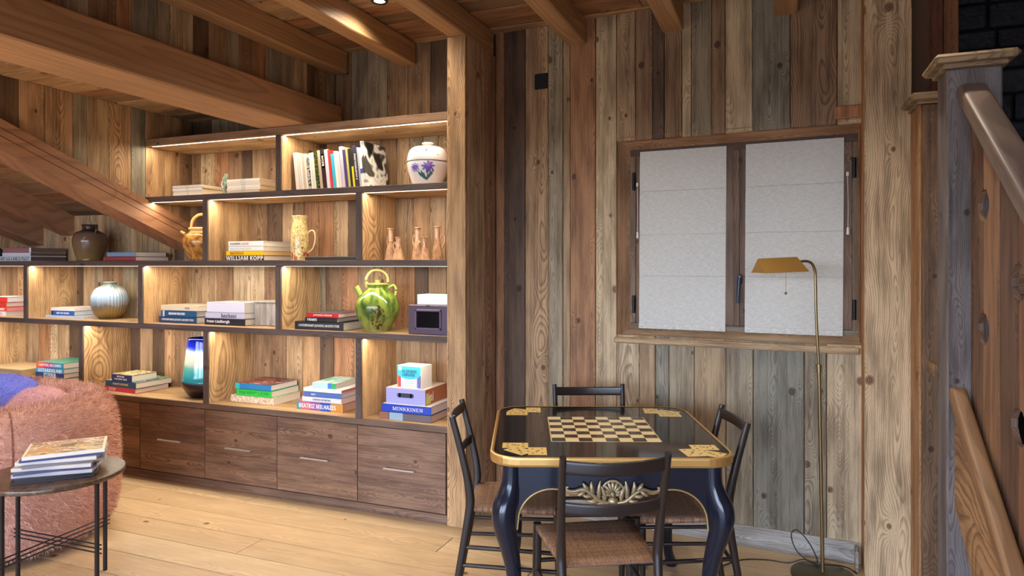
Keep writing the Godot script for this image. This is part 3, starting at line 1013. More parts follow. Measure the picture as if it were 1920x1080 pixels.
# A globe lamp stands by the sofa outside the picture; its glow falls on the undersides of the beams.
func _globe_lamp() -> void:
	var o := thing("globe_lamp", "opal globe floor lamp left of the sofa, outside the picture", "lamp", Vector3(-3.3, 0, -1.15))
	var st := S()
	lathe(st, [Vector2(0, 0.02), Vector2(0.13, 0.02), Vector2(0.14, 0.01), Vector2(0.14, 0)], [Color.WHITE], 32)
	rod(st, Vector3(0, 0.02, 0), Vector3(0, 1.18, 0), 0.01, 0.01, 12)
	obj("stand", st, mat([150, 132, 92], 0.3, 0.9), o)
	st = S()
	ball(st, Vector3(0, 1.3, 0), Vector3.ONE * 0.12, Color.WHITE, 24)
	var m := StandardMaterial3D.new()
	m.albedo_color = Color(0.95, 0.92, 0.86)
	m.emission_enabled = true
	m.emission = Color(1.0, 0.9, 0.74)
	m.emission_energy_multiplier = 2.0
	obj("globe", st, m, o)
	var l := OmniLight3D.new()
	l.name = "globe_glow"
	l.light_color = Color(1.0, 0.9, 0.74)
	l.light_energy = GLOBE_POWER
	l.light_size = 0.11
	l.omni_range = 12.0
	l.shadow_enabled = true
	l.position = Vector3(0, 1.3, 0)
	o.add_child(l)
const GLOBE_POWER := 0.9

# ---------------------------------------------------------------- tub sofa
func _sofa() -> void:
	var o := thing("tub_sofa", "rounded pink shaggy tub sofa at the left", "sofa", Vector3(-3.88, 0, -2.32))
	var path := []
	for i in 8:
		path.append(Vector3(-1.2 + 1.2 * i / 8.0, 0, -0.5 + 0.05 * i / 8.0))
	for i in 25:
		var a := -PI / 2 + PI * i / 24.0
		path.append(Vector3(cos(a) * 0.45, 0, sin(a) * 0.45))
	for i in 8:
		path.append(Vector3(-1.2 * (i + 1) / 8.0, 0, 0.45 + 0.05 * (i + 1) / 8.0))
	var prof := []
	for i in 40:
		var a := TAU * i / 40.0
		prof.append(Vector2(0.135 * signf(cos(a)) * pow(absf(cos(a)), 0.62) - 0.012 * sin(a), 0.395 + 0.355 * signf(sin(a)) * pow(absf(sin(a)), 0.62)))
	var pile := []
	var st := S()
	var rows := []
	var outs := []
	for i in path.size():
		var t: Vector3 = (path[mini(i + 1, path.size() - 1)] - path[maxi(i - 1, 0)]).normalized()
		var side := Vector3(-t.z, 0, t.x) * -1.0
		if side.dot(path[i] - Vector3(-0.6, 0, 0)) < 0:
			side = -side
		var row := []
		var nr := []
		var end := 1.0 if i > 0 and i < path.size() - 1 else 0.6
		for j in 41:
			var q: Vector2 = prof[j % 40]
			var e: Vector2 = prof[(j + 1) % 40] - prof[(j + 39) % 40]
			row.append(path[i] + side * q.x * end + Vector3.UP * (0.395 + (q.y - 0.395) * (0.5 + 0.5 * end)))
			nr.append((side * e.y - Vector3.UP * e.x).normalized())
		rows.append(row)
		outs.append(nr)
	for i in path.size() - 1:
		for j in 40:
			quadn(st, [rows[i][j], rows[i][j + 1], rows[i + 1][j + 1], rows[i + 1][j]], [outs[i][j], outs[i][j + 1], outs[i + 1][j + 1], outs[i + 1][j]], [Color.WHITE, Color.WHITE, Color.WHITE, Color.WHITE], [Vector2.ZERO, Vector2.ZERO, Vector2.ZERO, Vector2.ZERO])
			pile.append([rows[i][j], rows[i][j + 1], rows[i + 1][j + 1], rows[i + 1][j], outs[i][j]])
	var skin := mat([200, 154, 138], 0.95)
	obj("shell", st, skin, o)
	st = S()
	var seam := []
	for j in 25:
		seam.append(rows[23][j] + outs[23][j] * 0.001)
	tube(st, seam, [0.004], 6)
	obj("seam", st, mat([140, 92, 78], 0.95), o, "sewn seam")
	# seat
	st = S()
	var foot := PackedVector2Array()
	for i in 13:
		var a := -PI / 2 + PI * i / 12.0
		foot.append(Vector2(cos(a) * 0.36, sin(a) * 0.36))
	foot.append(Vector2(-1.15, 0.36))
	foot.append(Vector2(-1.15, -0.36))
	slab(st, foot, 0.3, Color.WHITE, Transform3D(Basis(Vector3.RIGHT, PI / 2), Vector3(0, 0.27, 0)))
	obj("seat", st, skin, o)
	var fur := StandardMaterial3D.new()
	fur.vertex_color_use_as_albedo = true
	fur.roughness = 0.9
	_pile(o, pile, 85000, [[214, 170, 152], [198, 150, 134], [232, 196, 180], [178, 128, 112]], fur, 0.024, true)
	cushion("round_cushion", "fluffy periwinkle blue round cushion leaning inside the pink sofa", Vector3(-4.2, 0.42, -2.57), Vector3(0.24, 0.2, 0.09), 0.9, -0.12, [128, 134, 222], [[124, 130, 220], [152, 156, 232], [108, 114, 206]])
	cushion("small_cushion", "small pale pink cushion lying inside the sofa behind the near arm", Vector3(-3.8, 0.42, -2.52), Vector3(0.19, 0.185, 0.085), 0.55, -0.3, [224, 172, 166], [[222, 170, 164], [234, 186, 184], [206, 158, 190]])

func cushion(called: String, label: String, at: Vector3, r: Vector3, turn: float, lean: float, tone: Array, hairs: Array) -> void:
	var o := thing(called, label, "cushion", at)
	var b := Basis(Vector3.UP, turn) * Basis(Vector3.RIGHT, lean)
	var low := 0.0
	var st := S()
	var pile := []
	var rows := []
	for i in 13:
		var row := []
		for j in 25:
			var v := PI * i / 12.0 - PI / 2
			var a := TAU * j / 24.0
			var n := Vector3(cos(v) * cos(a), cos(v) * sin(a), sin(v))
			row.append(b * (n * r))
			low = minf(low, row[-1].y)
		rows.append(row)
	for i in 12:
		for j in 24:
			var ps := []
			var ns := []
			for p in [rows[i][j], rows[i][j + 1], rows[i + 1][j + 1], rows[i + 1][j]]:
				ps.append(p + Vector3(0, -low, 0))
				var q: Vector3 = b.inverse() * p
				ns.append((b * (q / (r * r))).normalized())
			quadn(st, ps, ns, [Color.WHITE, Color.WHITE, Color.WHITE, Color.WHITE], [Vector2.ZERO, Vector2.ZERO, Vector2.ZERO, Vector2.ZERO])
			pile.append([ps[0], ps[1], ps[2], ps[3], ns[0]])
	obj("cover", st, mat(tone, 0.95), o)
	var fur := StandardMaterial3D.new()
	fur.vertex_color_use_as_albedo = true
	fur.roughness = 0.9
	_pile(o, pile, 7000, hairs, fur, 0.012, false)

# Loose hairs standing on a surface.
func _pile(parent: Node, faces: Array, count: int, tones: Array, m: Material, tall: float, near_only: bool) -> void:
	var st := S()
	var w := 0.0011
	var a := [Vector3(-w, 0, 0), Vector3(w, 0, 0), Vector3(w * 0.7, 0.6, 0.12), Vector3(-w * 0.7, 0.6, 0.12), Vector3(0, 1.0, 0.42)]
	quad(st, a[0], a[1], a[2], a[3], Vector3.BACK)
	tri(st, a[3], a[2], a[4], Vector3.BACK)
	var mesh := st.commit()
	mesh.surface_set_material(0, m)
	var areas := PackedFloat32Array()
	var total := 0.0
	for f in faces:
		var s: float = (f[1] - f[0]).cross(f[3] - f[0]).length()
		if near_only and (f[0].x < -0.75 or f[0].y < 0.05):
			s = 0.0
		total += s
		areas.append(total)
	var mm := MultiMesh.new()
	mm.transform_format = MultiMesh.TRANSFORM_3D
	mm.use_colors = true
	mm.mesh = mesh
	mm.instance_count = count
	var cols := []
	for t in tones:
		cols.append(lin(t))
	for k in count:
		var f = faces[areas.bsearch(rng.randf() * total)]
		var u := rng.randf()
		var v := rng.randf()
		var p: Vector3 = f[0].lerp(f[1], u).lerp(f[3].lerp(f[2], u), v)
		var n: Vector3 = (f[4] + Vector3(rng.randfn(0, 0.3), rng.randfn(-0.15, 0.3), rng.randfn(0, 0.3))).normalized()
		var s := n.cross(Vector3(rng.randf() - 0.5, rng.randf() - 0.5, rng.randf() - 0.5)).normalized()
		var h := tall * rng.randf_range(0.5, 1.4)
		mm.set_instance_transform(k, Transform3D(Basis(s, n * h, s.cross(n) * h), p))
		mm.set_instance_color(k, cols[rng.randi() % cols.size()])
	var o := MultiMeshInstance3D.new()
	o.name = "pile"
	o.multimesh = mm
	o.set_meta("kind", "stuff")
	parent.add_child(o, true)

# ---------------------------------------------------------------- side table with magazines
func _side_table() -> void:
	var c := Vector3(-2.975, 0, -2.05)
	var o := thing("side_table", "round side table with dark marble top and thin black legs", "table", c)
	var st := S()
	lathe(st, [Vector2(0, 0.517), Vector2(0.262, 0.517), Vector2(0.268, 0.521), Vector2(0.268, 0.535), Vector2(0.263, 0.54), Vector2(0, 0.54)], [Color.WHITE], 56)
	var m := StandardMaterial3D.new()
	var t := NoiseTexture2D.new()
	var n := FastNoiseLite.new()
	n.seed = 31
	n.frequency = 0.022
	n.fractal_octaves = 5
	n.domain_warp_enabled = true
	n.domain_warp_amplitude = 40.0
	t.noise = n
	t.width = 384
	t.height = 384
	var g := Gradient.new()
	g.offsets = PackedFloat32Array([0.0, 0.4, 0.5, 0.62, 1.0])
	g.colors = PackedColorArray([rgb([40, 28, 22]), rgb([78, 58, 44]), rgb([124, 98, 70]), rgb([70, 52, 42]), rgb([112, 92, 70])])
	t.color_ramp = g
	m.albedo_texture = t
	m.uv1_triplanar = true
	m.uv1_scale = Vector3(2.4, 2.4, 2.4)
	m.roughness = 0.3
	obj("marble_top", st, m, o)
	var black := mat([34, 30, 32], 0.4, 0.3)
	var tips := []
	for k in 4:
		var a := deg_to_rad([-93.0, 178.0, -2.0, 84.0][k])
		var p := Vector3(cos(a), 0, sin(a)) * 0.243
		tips.append(p)
		st = S()
		cbox(st, p + Vector3(0, 0.265, 0), Vector3(0.014, 0.53, 0.014), 0.001, Color.WHITE, 1, Vector2.ZERO, Vector2.ONE, Basis(Vector3.UP, -a))
		obj("leg", st, black, o)
	for pair in [[0, 3], [1, 2]]:
		for k in 3:
			st = S()
			var y := 0.215 + 0.018 * k
			var d: Vector3 = (tips[pair[1]] - tips[pair[0]]).normalized() * 0.025
			rod(st, tips[pair[0]] - d + Vector3(0, y, 0), tips[pair[1]] + d + Vector3(0, y, 0), 0.0032, 0.0032, 8)
			obj("stretcher", st, black, o)
	st = S()
	for k in 4:
		cbox(st, tips[k] * 0.5 + Vector3(0, 0.51, 0), Vector3(0.243, 0.012, 0.012), 0.001, Color.WHITE, 0, Vector2.ZERO, Vector2.ONE, Basis(Vector3.UP, -deg_to_rad([-93.0, 178.0, -2.0, 84.0][k])))
	obj("top_frame", st, black, o)
	var specs := [[0.011, [24, 22, 30], "black magazine at the bottom of the side table stack"], [0.012, [40, 34, 40], "dark magazine second from the bottom on the side table"], [0.015, [176, 168, 170], "thick grey-edged magazine low in the side table stack"], [0.01, [70, 72, 110], "thin blue-edged magazine in the side table stack"],
		[0.015, [196, 188, 180], "pale magazine in the middle of the side table stack"], [0.012, [130, 122, 126], "grey magazine above the middle of the side table stack"], [0.014, [206, 198, 190], "cream magazine in the upper half of the side table stack"], [0.01, [62, 62, 110], "navy-edged magazine second from the top on the side table"], [0.015, [228, 222, 210], "top magazine on the side table with a brown interior photo cover"]]
	var y := 0.5405
	for k in specs.size():
		var s = specs[k]
		var turn: float = 0.85 + [0.0, 0.03, -0.16, 0.02, -0.2, 0.04, -0.12, 0.0, 0.02][k]
		var sh := Vector3(0.012 * k * 0.3, 0, -0.004 * k)
		var b := Basis(Vector3.UP, turn)
		book("magazine", s[2], c + sh + Vector3(0.03, y, 0.02) + b * Vector3(-0.148 + rng.randf_range(-0.01, 0.01), 0, 0.122), 0.295, s[0], 0.245, s[1], [[206, 200, 192], [176, 168, 162], [214, 208, 200]][k % 3], {"turn": turn, "soft": true, "cat": "magazine", "group": "magazines on the side table"})
		y += s[0]
	var cov := get_child(get_child_count() - 1)
	st = S()
	cbox(st, Vector3(0.1475, 0.0153, -0.1225), Vector3(0.275, 0.0006, 0.225), 0.0, Color.WHITE)
	obj("cover_photo", st, blotch(61, [[188, 140, 84], [226, 220, 214], [120, 88, 60], [230, 190, 110], [90, 66, 50]], Vector2(0.8, 1.6)), cov)

# Loose coloured patches for printed covers.
func blotch(seed_no: int, tones: Array, stretch: Vector2, freq := 0.02) -> StandardMaterial3D:
	var key := "blotch %d" % seed_no
	if not mats.has(key):
		var n := FastNoiseLite.new()
		n.seed = seed_no
		n.frequency = freq
		n.fractal_octaves = 3
		var data := PackedByteArray()
		data.resize(128 * 128 * 3)
		var at := 0
		for j in 128:
			for i in 128:
				var v := clampf(n.get_noise_2d(i * stretch.x, j * stretch.y) * 1.5 + 0.5, 0.0, 0.999)
				var c: Array = tones[int(v * tones.size())]
				data[at] = c[0]
				data[at + 1] = c[1]
				data[at + 2] = c[2]
				at += 3
		var m := textured(image_of(128, 128, data), 0.35, false)
		m.uv1_triplanar = true
		m.uv1_scale = Vector3(3, 3, 3)
		mats[key] = m
	return mats[key]

# ---------------------------------------------------------------- game table
func round_square(half: float, r: float, n := 8) -> PackedVector2Array:
	var out := PackedVector2Array()
	for k in 4:
		var c: Vector2 = Vector2(half - r, half - r) * [Vector2(1, 1), Vector2(-1, 1), Vector2(-1, -1), Vector2(1, -1)][k]
		for i in n + 1:
			var a := PI / 2 * (k + float(i) / n)
			out.append(c + Vector2(cos(a), sin(a)) * r)
	return out

func _game_table() -> void:
	var o := thing("game_table", "black lacquered game table with inlaid chessboard, playing cards and gold rim", "table", Vector3(-0.72, 0, -2.846), deg_to_rad(20.62))
	var lacquer := mat([22, 22, 26], 0.09)
	var blue := mat([21, 27, 42], 0.18)
	var gold := mat([206, 164, 98], 0.34, 0.7)
	var flat := Basis(Vector3.RIGHT, PI / 2)
	var st := S()
	slab(st, round_square(0.447, 0.105), 0.03, Color.WHITE, Transform3D(flat, Vector3(0, 0.735, 0)))
	var top := obj("tabletop", st, lacquer, o, "glossy black lacquer top")
	# gold rim
	st = S()
	var prof := [Vector2(0.441, 0.7515), Vector2(0.449, 0.7525), Vector2(0.4545, 0.75), Vector2(0.4555, 0.745), Vector2(0.4555, 0.725), Vector2(0.453, 0.718), Vector2(0.445, 0.714), Vector2(0.42, 0.714)]
	for i in prof.size() - 1:
		var a := round_square(prof[i].x, 0.105 + prof[i].x - 0.447)
		var b := round_square(prof[i + 1].x, 0.105 + prof[i + 1].x - 0.447)
		var e: Vector2 = prof[i + 1] - prof[i]
		for j in a.size():
			var k := (j + 1) % a.size()
			var d := (a[j] + a[k]).normalized()
			var edge := (a[k] - a[j])
			var nn := Vector2(edge.y, -edge.x).normalized()
			if nn.dot(d) < 0:
				nn = -nn
			var n := Vector3(nn.x * -e.y, e.x, nn.y * -e.y).normalized()
			quad(st, Vector3(a[j].x, prof[i].y, a[j].y), Vector3(a[k].x, prof[i].y, a[k].y), Vector3(b[k].x, prof[i + 1].y, b[k].y), Vector3(b[j].x, prof[i + 1].y, b[j].y), n)
	obj("gold_rim", st, gold, o, "worn gold leaf rim")
	# chessboard inlay
	st = S()
	slab(st, round_square(0.22, 0.008, 3), 0.0012, Color.WHITE, Transform3D(flat, Vector3(0, 0.7502, 0)))
	obj("board_border", st, mat([206, 178, 124], 0.2), top)
	var sq := S()
	cbox(sq, Vector3.ZERO, Vector3(0.0538, 0.0012, 0.0538), 0.0)
	var square := sq.commit()
	for i in 8:
		for j in 8:
			var q := MeshInstance3D.new()
			q.name = "chess_square"
			q.mesh = square
			q.material_override = mat([236, 214, 166], 0.2) if (i + j) % 2 == 0 else mat([34, 27, 24], 0.15)
			q.position = Vector3(-0.1883 + i * 0.0538, 0.7508, -0.1883 + j * 0.0538)
			top.add_child(q, true)
	# inlaid playing cards, three in each corner
	for card in [[-0.361, 0.279, 1.57], [-0.345, 0.355, 0.75], [-0.277, 0.359, 0.0], [-0.36, -0.29, 1.57], [-0.345, -0.345, 1.05], [-0.282, -0.37, 0.0], [0.282, -0.355, -0.08], [0.352, -0.27, 1.57], [0.355, -0.325, 1.0], [0.362, 0.298, 1.57], [0.3, 0.37, 0.12], [0.365, 0.385, 0.95]]:
		st = S()
		var y: float = 0.7506 + 0.0003 * card[2]
		cbox(st, Vector3.ZERO, Vector3(0.07, 0.0012, 0.1), 0.0005, lin([232, 200, 126]))
		for p in [[-0.018, -0.03], [0.018, -0.03], [-0.018, 0.03], [0.018, 0.03], [0.0, 0.0], [-0.004, 0.012], [0.006, -0.01]]:
			cbox(st, Vector3(p[0], 0.0005, p[1]), Vector3(0.007, 0.0006, 0.009), 0.0, lin([124, 66, 30]) if p[0] == 0.0 or absf(p[0]) < 0.01 else lin([96, 50, 28]), 1, Vector2.ZERO, Vector2.ONE, Basis(Vector3.UP, 0.78))
		var q := obj("card_inlay", st, gloss, top, "inlaid yellow playing card")
		q.transform = Transform3D(Basis(Vector3.UP, card[2]), Vector3(card[0], y, card[1]))
	# aprons with scalloped lower edge and carved ornament
	var half := [Vector2(0.352, 0.47), Vector2(0.345, 0.53), Vector2(0.325, 0.57), Vector2(0.29, 0.602), Vector2(0.24, 0.62), Vector2(0.19, 0.618), Vector2(0.15, 0.605), Vector2(0.12, 0.606), Vector2(0.08, 0.59), Vector2(0.045, 0.568), Vector2(0.0, 0.562)]
	half = smooth(half, 3)
	for s in 4:
		var turn := Basis(Vector3.UP, PI / 2 * s)
		var poly := PackedVector2Array([Vector2(0.375, 0.714), Vector2(0.375, 0.47)])
		var line := []
		for p in half:
			poly.append(p)
			line.append(turn * Vector3(p.x, p.y, 0.397))
		for i in range(half.size() - 2, -1, -1):
			poly.append(Vector2(-half[i].x, half[i].y))
			line.append(turn * Vector3(-half[i].x, half[i].y, 0.397))
		poly.append(Vector2(-0.375, 0.47))
		poly.append(Vector2(-0.375, 0.714))
		st = S()
		slab(st, poly, 0.022, Color.WHITE, Transform3D(turn, turn * Vector3(0, 0, 0.385)))
		var ap := obj("apron", st, blue, o, "dark blue scalloped apron")
		st = S()
		sweep(st, line, sect(0.0035, 0.0035, 8, 1.0), [1.0], turn * Vector3(0, 0, 1))
		obj("gilt_line", st, mat([190, 160, 108], 0.4, 0.5), ap)
		ornament(ap, turn)
	for sx in [-1.0, 1.0]:
		for sz in [-1.0, 1.0]:
			var d := Vector3(sx, 0, sz) * 0.7071
			var base := Vector3(sx * 0.372, 0, sz * 0.372)
			var pts := []
			var rad := []
			for k in [[0.714, 0.0, 0.034], [0.64, 0.002, 0.035], [0.595, 0.016, 0.039], [0.555, 0.036, 0.044], [0.515, 0.042, 0.043], [0.46, 0.032, 0.038], [0.4, 0.014, 0.033], [0.3, -0.008, 0.027], [0.18, -0.016, 0.022], [0.08, -0.008, 0.02], [0.035, 0.008, 0.023], [0.0, 0.02, 0.026]]:
				pts.append(base + d * k[1] + Vector3(0, k[0], 0))
				rad.append(k[2])
			var rr := []
			for i in rad.size() - 1:
				for q in 4:
					rr.append(lerpf(rad[i], rad[i + 1], q / 4.0))
			rr.append(rad[-1])
			st = S()
			sweep(st, smooth(pts, 4), sect(1.0, 1.0, 16, 0.8), rr, d)
			var lg := obj("leg", st, blue, o, "dark blue cabriole leg")
			st = S()
			for q in [[0.66, 0.61, 0.034], [0.5, 0.44, 0.046], [0.2, 0.1, 0.0225]]:
				var i0 := base + Vector3(-sx * 0.0, 0, 0)
				tube(st, [i0 + Vector3(0, q[0], sz * q[2]), i0 + Vector3(0.001, (q[0] + q[1]) * 0.5, sz * (q[2] + 0.0015)), i0 + Vector3(0, q[1], sz * q[2])], [0.0006, 0.0015, 0.0005], 5)
			obj("worn_edge", st, mat([168, 160, 146], 0.5), lg)

func ornament(ap: Node, turn: Basis) -> void:
	var st := S()
	var c := Vector3(0, 0.612, 0.398)
	var col := lin([178, 160, 126])
	# shell: fan of ribs inside a scrolled border
	for k in 9:
		var a := deg_to_rad(-15.0 + 210.0 * k / 8.0)
		var d := Vector3(cos(a) * 0.034, sin(a) * 0.036, 0)
		tube(st, [turn * (c + Vector3(0, -0.012, 0.004)), turn * (c + d * 0.6 + Vector3(0, 0, 0.014)), turn * (c + d + Vector3(0, 0, 0.005))], [0.004, 0.0075, 0.0065], 7, col)
	var rim := []
	for k in 15:
		var a := deg_to_rad(-35.0 + 250.0 * k / 14.0)
		rim.append(turn * (c + Vector3(cos(a) * 0.04, sin(a) * 0.043, 0.006)))
	tube(st, rim, [0.0055], 7, col)
	ball(st, turn * (c + Vector3(0, -0.03, 0.006)), Vector3(0.02, 0.016, 0.02), col, 12)
	ball(st, turn * (c + Vector3(0, -0.006, 0.01)), Vector3(0.012, 0.022, 0.012), lin([150, 132, 100]), 12)
	for s in [-1.0, 1.0]:
		# acanthus stem out to a curled tip, with leaflets above and below
		var stem := smooth([Vector3(0.018, -0.04, 0.004), Vector3(0.05, -0.03, 0.008), Vector3(0.08, -0.004, 0.01), Vector3(0.11, 0.012, 0.01), Vector3(0.14, 0.004, 0.008), Vector3(0.165, 0.006, 0.006), Vector3(0.172, 0.016, 0.005), Vector3(0.164, 0.018, 0.005)], 4)
		var pts := []
		var rad := []
		for i in stem.size():
			var q: Vector3 = stem[i]
			pts.append(turn * (c + Vector3(q.x * s, q.y, q.z)))
			rad.append(lerpf(0.009, 0.005, float(i) / stem.size()))
		tube(st, pts, rad, 7, col)
		for lf in [[0.03, -0.034, 0.026, 0.004, 0.05, 0.03], [0.05, -0.028, 0.055, 0.014, 0.046, 0.042], [0.07, -0.012, 0.082, 0.02, 0.078, 0.04], [0.088, 0.002, 0.102, 0.024, 0.11, 0.034], [0.055, -0.026, 0.075, -0.036, 0.092, -0.03], [0.076, -0.008, 0.098, -0.018, 0.112, -0.008], [0.1, 0.008, 0.118, -0.006, 0.13, -0.012], [0.03, -0.036, 0.05, -0.048, 0.07, -0.046]]:
			var lp := []
			for t in 6:
				var u := t / 5.0
				var q := Vector2(lf[0], lf[1]) * (1 - u) * (1 - u) + Vector2(lf[2], lf[3]) * 2.0 * u * (1 - u) + Vector2(lf[4], lf[5]) * u * u
				lp.append(turn * (c + Vector3(q.x * s, q.y, 0.005 + 0.008 * sin(u * PI))))
			tube(st, lp, [0.004, 0.0085, 0.0098, 0.0085, 0.006, 0.002], 6, col)
	var m := StandardMaterial3D.new()
	m.vertex_color_use_as_albedo = true
	m.metallic = 0.55
	m.roughness = 0.36
	obj("carved_ornament", st, m, ap, "silver-gilt carved shell with acanthus leaves")

# ---------------------------------------------------------------- chairs
func _chairs() -> void:
	var spots := [["black ladder-back chair with woven seat nearest the camera, its back turned to it", Vector3(-0.5, 0, -2.184), 29.4], ["black woven-seat chair at the left side of the game table, in front of the post", Vector3(-1.316, 0, -2.671), -70.5],
		["black woven-seat chair at the right side of the game table, near the lamp", Vector3(-0.184, 0, -2.992), 110.0], ["black chair behind the game table, only its back showing over the top", Vector3(-0.934, 0, -3.439), 203.0]]
	var first: Node3D
	for s in spots:
		var turn := deg_to_rad(s[2])
		var at: Vector3 = s[1] - Basis(Vector3.UP, turn) * Vector3(0, 0, 0.255)
		if first == null:
			first = make_chair(s[0], at, turn)
		else:
			var c: Node3D = first.duplicate()
			c.name = numbered("chair")
			add_child(c)
			c.position = at
			c.rotation.y = turn
			c.set_meta("label", s[0])

func make_chair(label: String, at: Vector3, turn: float) -> Node3D:
	var o := thing("chair", label, "chair", at, turn, "black chairs round the game table")
	var black := mat([40, 31, 28], 0.32)
	for s in [-1.0, 1.0]:
		var st := S()
		var pts := smooth([Vector3(s * 0.162, 0, 0.262), Vector3(s * 0.163, 0.22, 0.222), Vector3(s * 0.166, 0.43, 0.186), Vector3(s * 0.168, 0.5, 0.182), Vector3(s * 0.172, 0.62, 0.202), Vector3(s * 0.177, 0.83, 0.255)], 5)
		var rad := []
		for i in pts.size():
			var q := float(i) / pts.size()
			rad.append(lerpf(0.011, 0.0165, clampf(q * 1.9, 0, 1)) if q < 0.55 else lerpf(0.0165, 0.0105, (q - 0.55) / 0.45))
		sweep(st, pts, sect(1.0, 1.15, 10, 0.75), rad, Vector3(0, 0, 1))
		obj("back_leg", st, black, o)
		st = S()
		sweep(st, smooth([Vector3(s * 0.188, 0, -0.19), Vector3(s * 0.186, 0.25, -0.186), Vector3(s * 0.184, 0.456, -0.182)], 4), sect(1.0, 1.0, 10, 0.75), [0.0095, 0.012, 0.014, 0.016, 0.0165, 0.0165, 0.0165, 0.0165, 0.0155], Vector3(0, 0, 1))
		obj("leg", st, black, o)
		st = S()
		for y in [0.2, 0.275]:
			rod(st, Vector3(s * 0.1865, y, -0.186), Vector3(s * 0.164, y + 0.015, 0.222), 0.0085, 0.0085, 8)
		obj("side_stretcher", st, black, o)
	for r in [[0.79, 0.245, 0.022], [0.645, 0.208, 0.02]]:
		var st := S()
		var pts := []
		for i in 13:
			var t := i / 12.0 * 2.0 - 1.0
			pts.append(Vector3(t * 0.172, r[0] + 0.006 * (t * t), r[1] + 0.03 * (1.0 - t * t)))
		sweep(st, pts, sect(0.0065, r[2], 12, 0.5), [1.0], Vector3.UP)
		obj("back_rail", st, black, o)
	var st := S()
	for y in [0.17, 0.31]:
		rod(st, Vector3(-0.187, y, -0.186), Vector3(0.187, y, -0.186), 0.0085, 0.0085, 8)
	obj("front_stretcher", st, black, o)
	st = S()
	rod(st, Vector3(-0.163, 0.25, 0.218), Vector3(0.163, 0.25, 0.218), 0.0085, 0.0085, 8)
	obj("rear_stretcher", st, black, o)
	# woven seat, wider at the front, its edges wrapped round the rails
	st = S()
	var rows := []
	var norms := []
	for i in 17:
		var t := i / 16.0
		var z := lerpf(-0.2, 0.185, t)
		var hw := lerpf(0.196, 0.162, t)
		var hh := 0.013 * sqrt(maxf(0.0, 1.0 - pow(absf(t * 2.0 - 1.0), 14.0)))
		var row := []
		var nr := []
		for q in sect(hw, maxf(hh, 0.002), 28, 0.22):
			var dip := 0.008 * (1.0 - pow(q.x / hw, 2.0)) * sin(t * PI)
			row.append(Vector3(q.x, 0.443 + q.y - dip, z))
			nr.append(Vector3(pow(absf(q.x / hw), 9.0) * signf(q.x), signf(q.y), (1.0 if t > 0.5 else -1.0) * pow(absf(t * 2 - 1), 12.0)).normalized())
		rows.append(row)
		norms.append(nr)
	for i in 16:
		for j in 28:
			var k := (j + 1) % 28
			quadn(st, [rows[i][j], rows[i][k], rows[i + 1][k], rows[i + 1][j]], [norms[i][j], norms[i][k], norms[i + 1][k], norms[i + 1][j]], [Color.WHITE, Color.WHITE, Color.WHITE, Color.WHITE],
				[Vector2(rows[i][j].x, rows[i][j].z) * 5.0, Vector2(rows[i][k].x, rows[i][k].z) * 5.0, Vector2(rows[i + 1][k].x, rows[i + 1][k].z) * 5.0, Vector2(rows[i + 1][j].x, rows[i + 1][j].z) * 5.0])
	for e in [0, 16]:
		for j in 28:
			tri(st, Vector3(0, 0.443, rows[e][0].z), rows[e][j], rows[e][(j + 1) % 28], Vector3(0, 0, -1.0 if e == 0 else 1.0))
	obj("seat", st, weave(), o, "brown woven cane seat")
	return o

func weave() -> StandardMaterial3D:
	if not mats.has("weave"):
		var n := FastNoiseLite.new()
		n.seed = 5
		n.frequency = 1.0
		var data := PackedByteArray()
		data.resize(512 * 512 * 3)
		var high := PackedByteArray()
		high.resize(512 * 512)
		var tones := [Vector3(190, 138, 98), Vector3(160, 112, 84), Vector3(206, 160, 120), Vector3(134, 100, 92), Vector3(176, 132, 108)]
		var at := 0
		for j in 512:
			for i in 512:
				# strands 6 px wide, over three and under three, stepping to a twill
				var cell := (i / 18 + j / 6) % 2
				var strand := j / 6 if cell == 0 else i / 6 + 900
				var inside := (j % 6) / 6.0 if cell == 0 else (i % 6) / 6.0
				var hi := sin((inside + 0.08) * PI)
				var pick := absf(n.get_noise_2d(strand * 7.3, 2.0 if cell == 0 else 9.0)) * 1.9
				var c: Vector3 = tones[int(clampf(pick, 0, 0.99) * 5)]
				c *= 0.88 + 0.16 * n.get_noise_2d(i * 0.02, j * 0.02)
				var gap := 0.45 if inside < 0.05 else 1.0
				data[at * 3] = int(clampf(c.x * gap, 0, 255))
				data[at * 3 + 1] = int(clampf(c.y * gap, 0, 255))
				data[at * 3 + 2] = int(clampf(c.z * gap, 0, 255))
				high[at] = int(255 * hi)
				at += 1
		var m := textured(image_of(512, 512, data), 0.6, false)
		m.heightmap_enabled = true
		m.heightmap_texture = ImageTexture.create_from_image(Image.create_from_data(512, 512, false, Image.FORMAT_L8, high))
		m.heightmap_scale = 0.15
		mats["weave"] = m
	return mats["weave"]

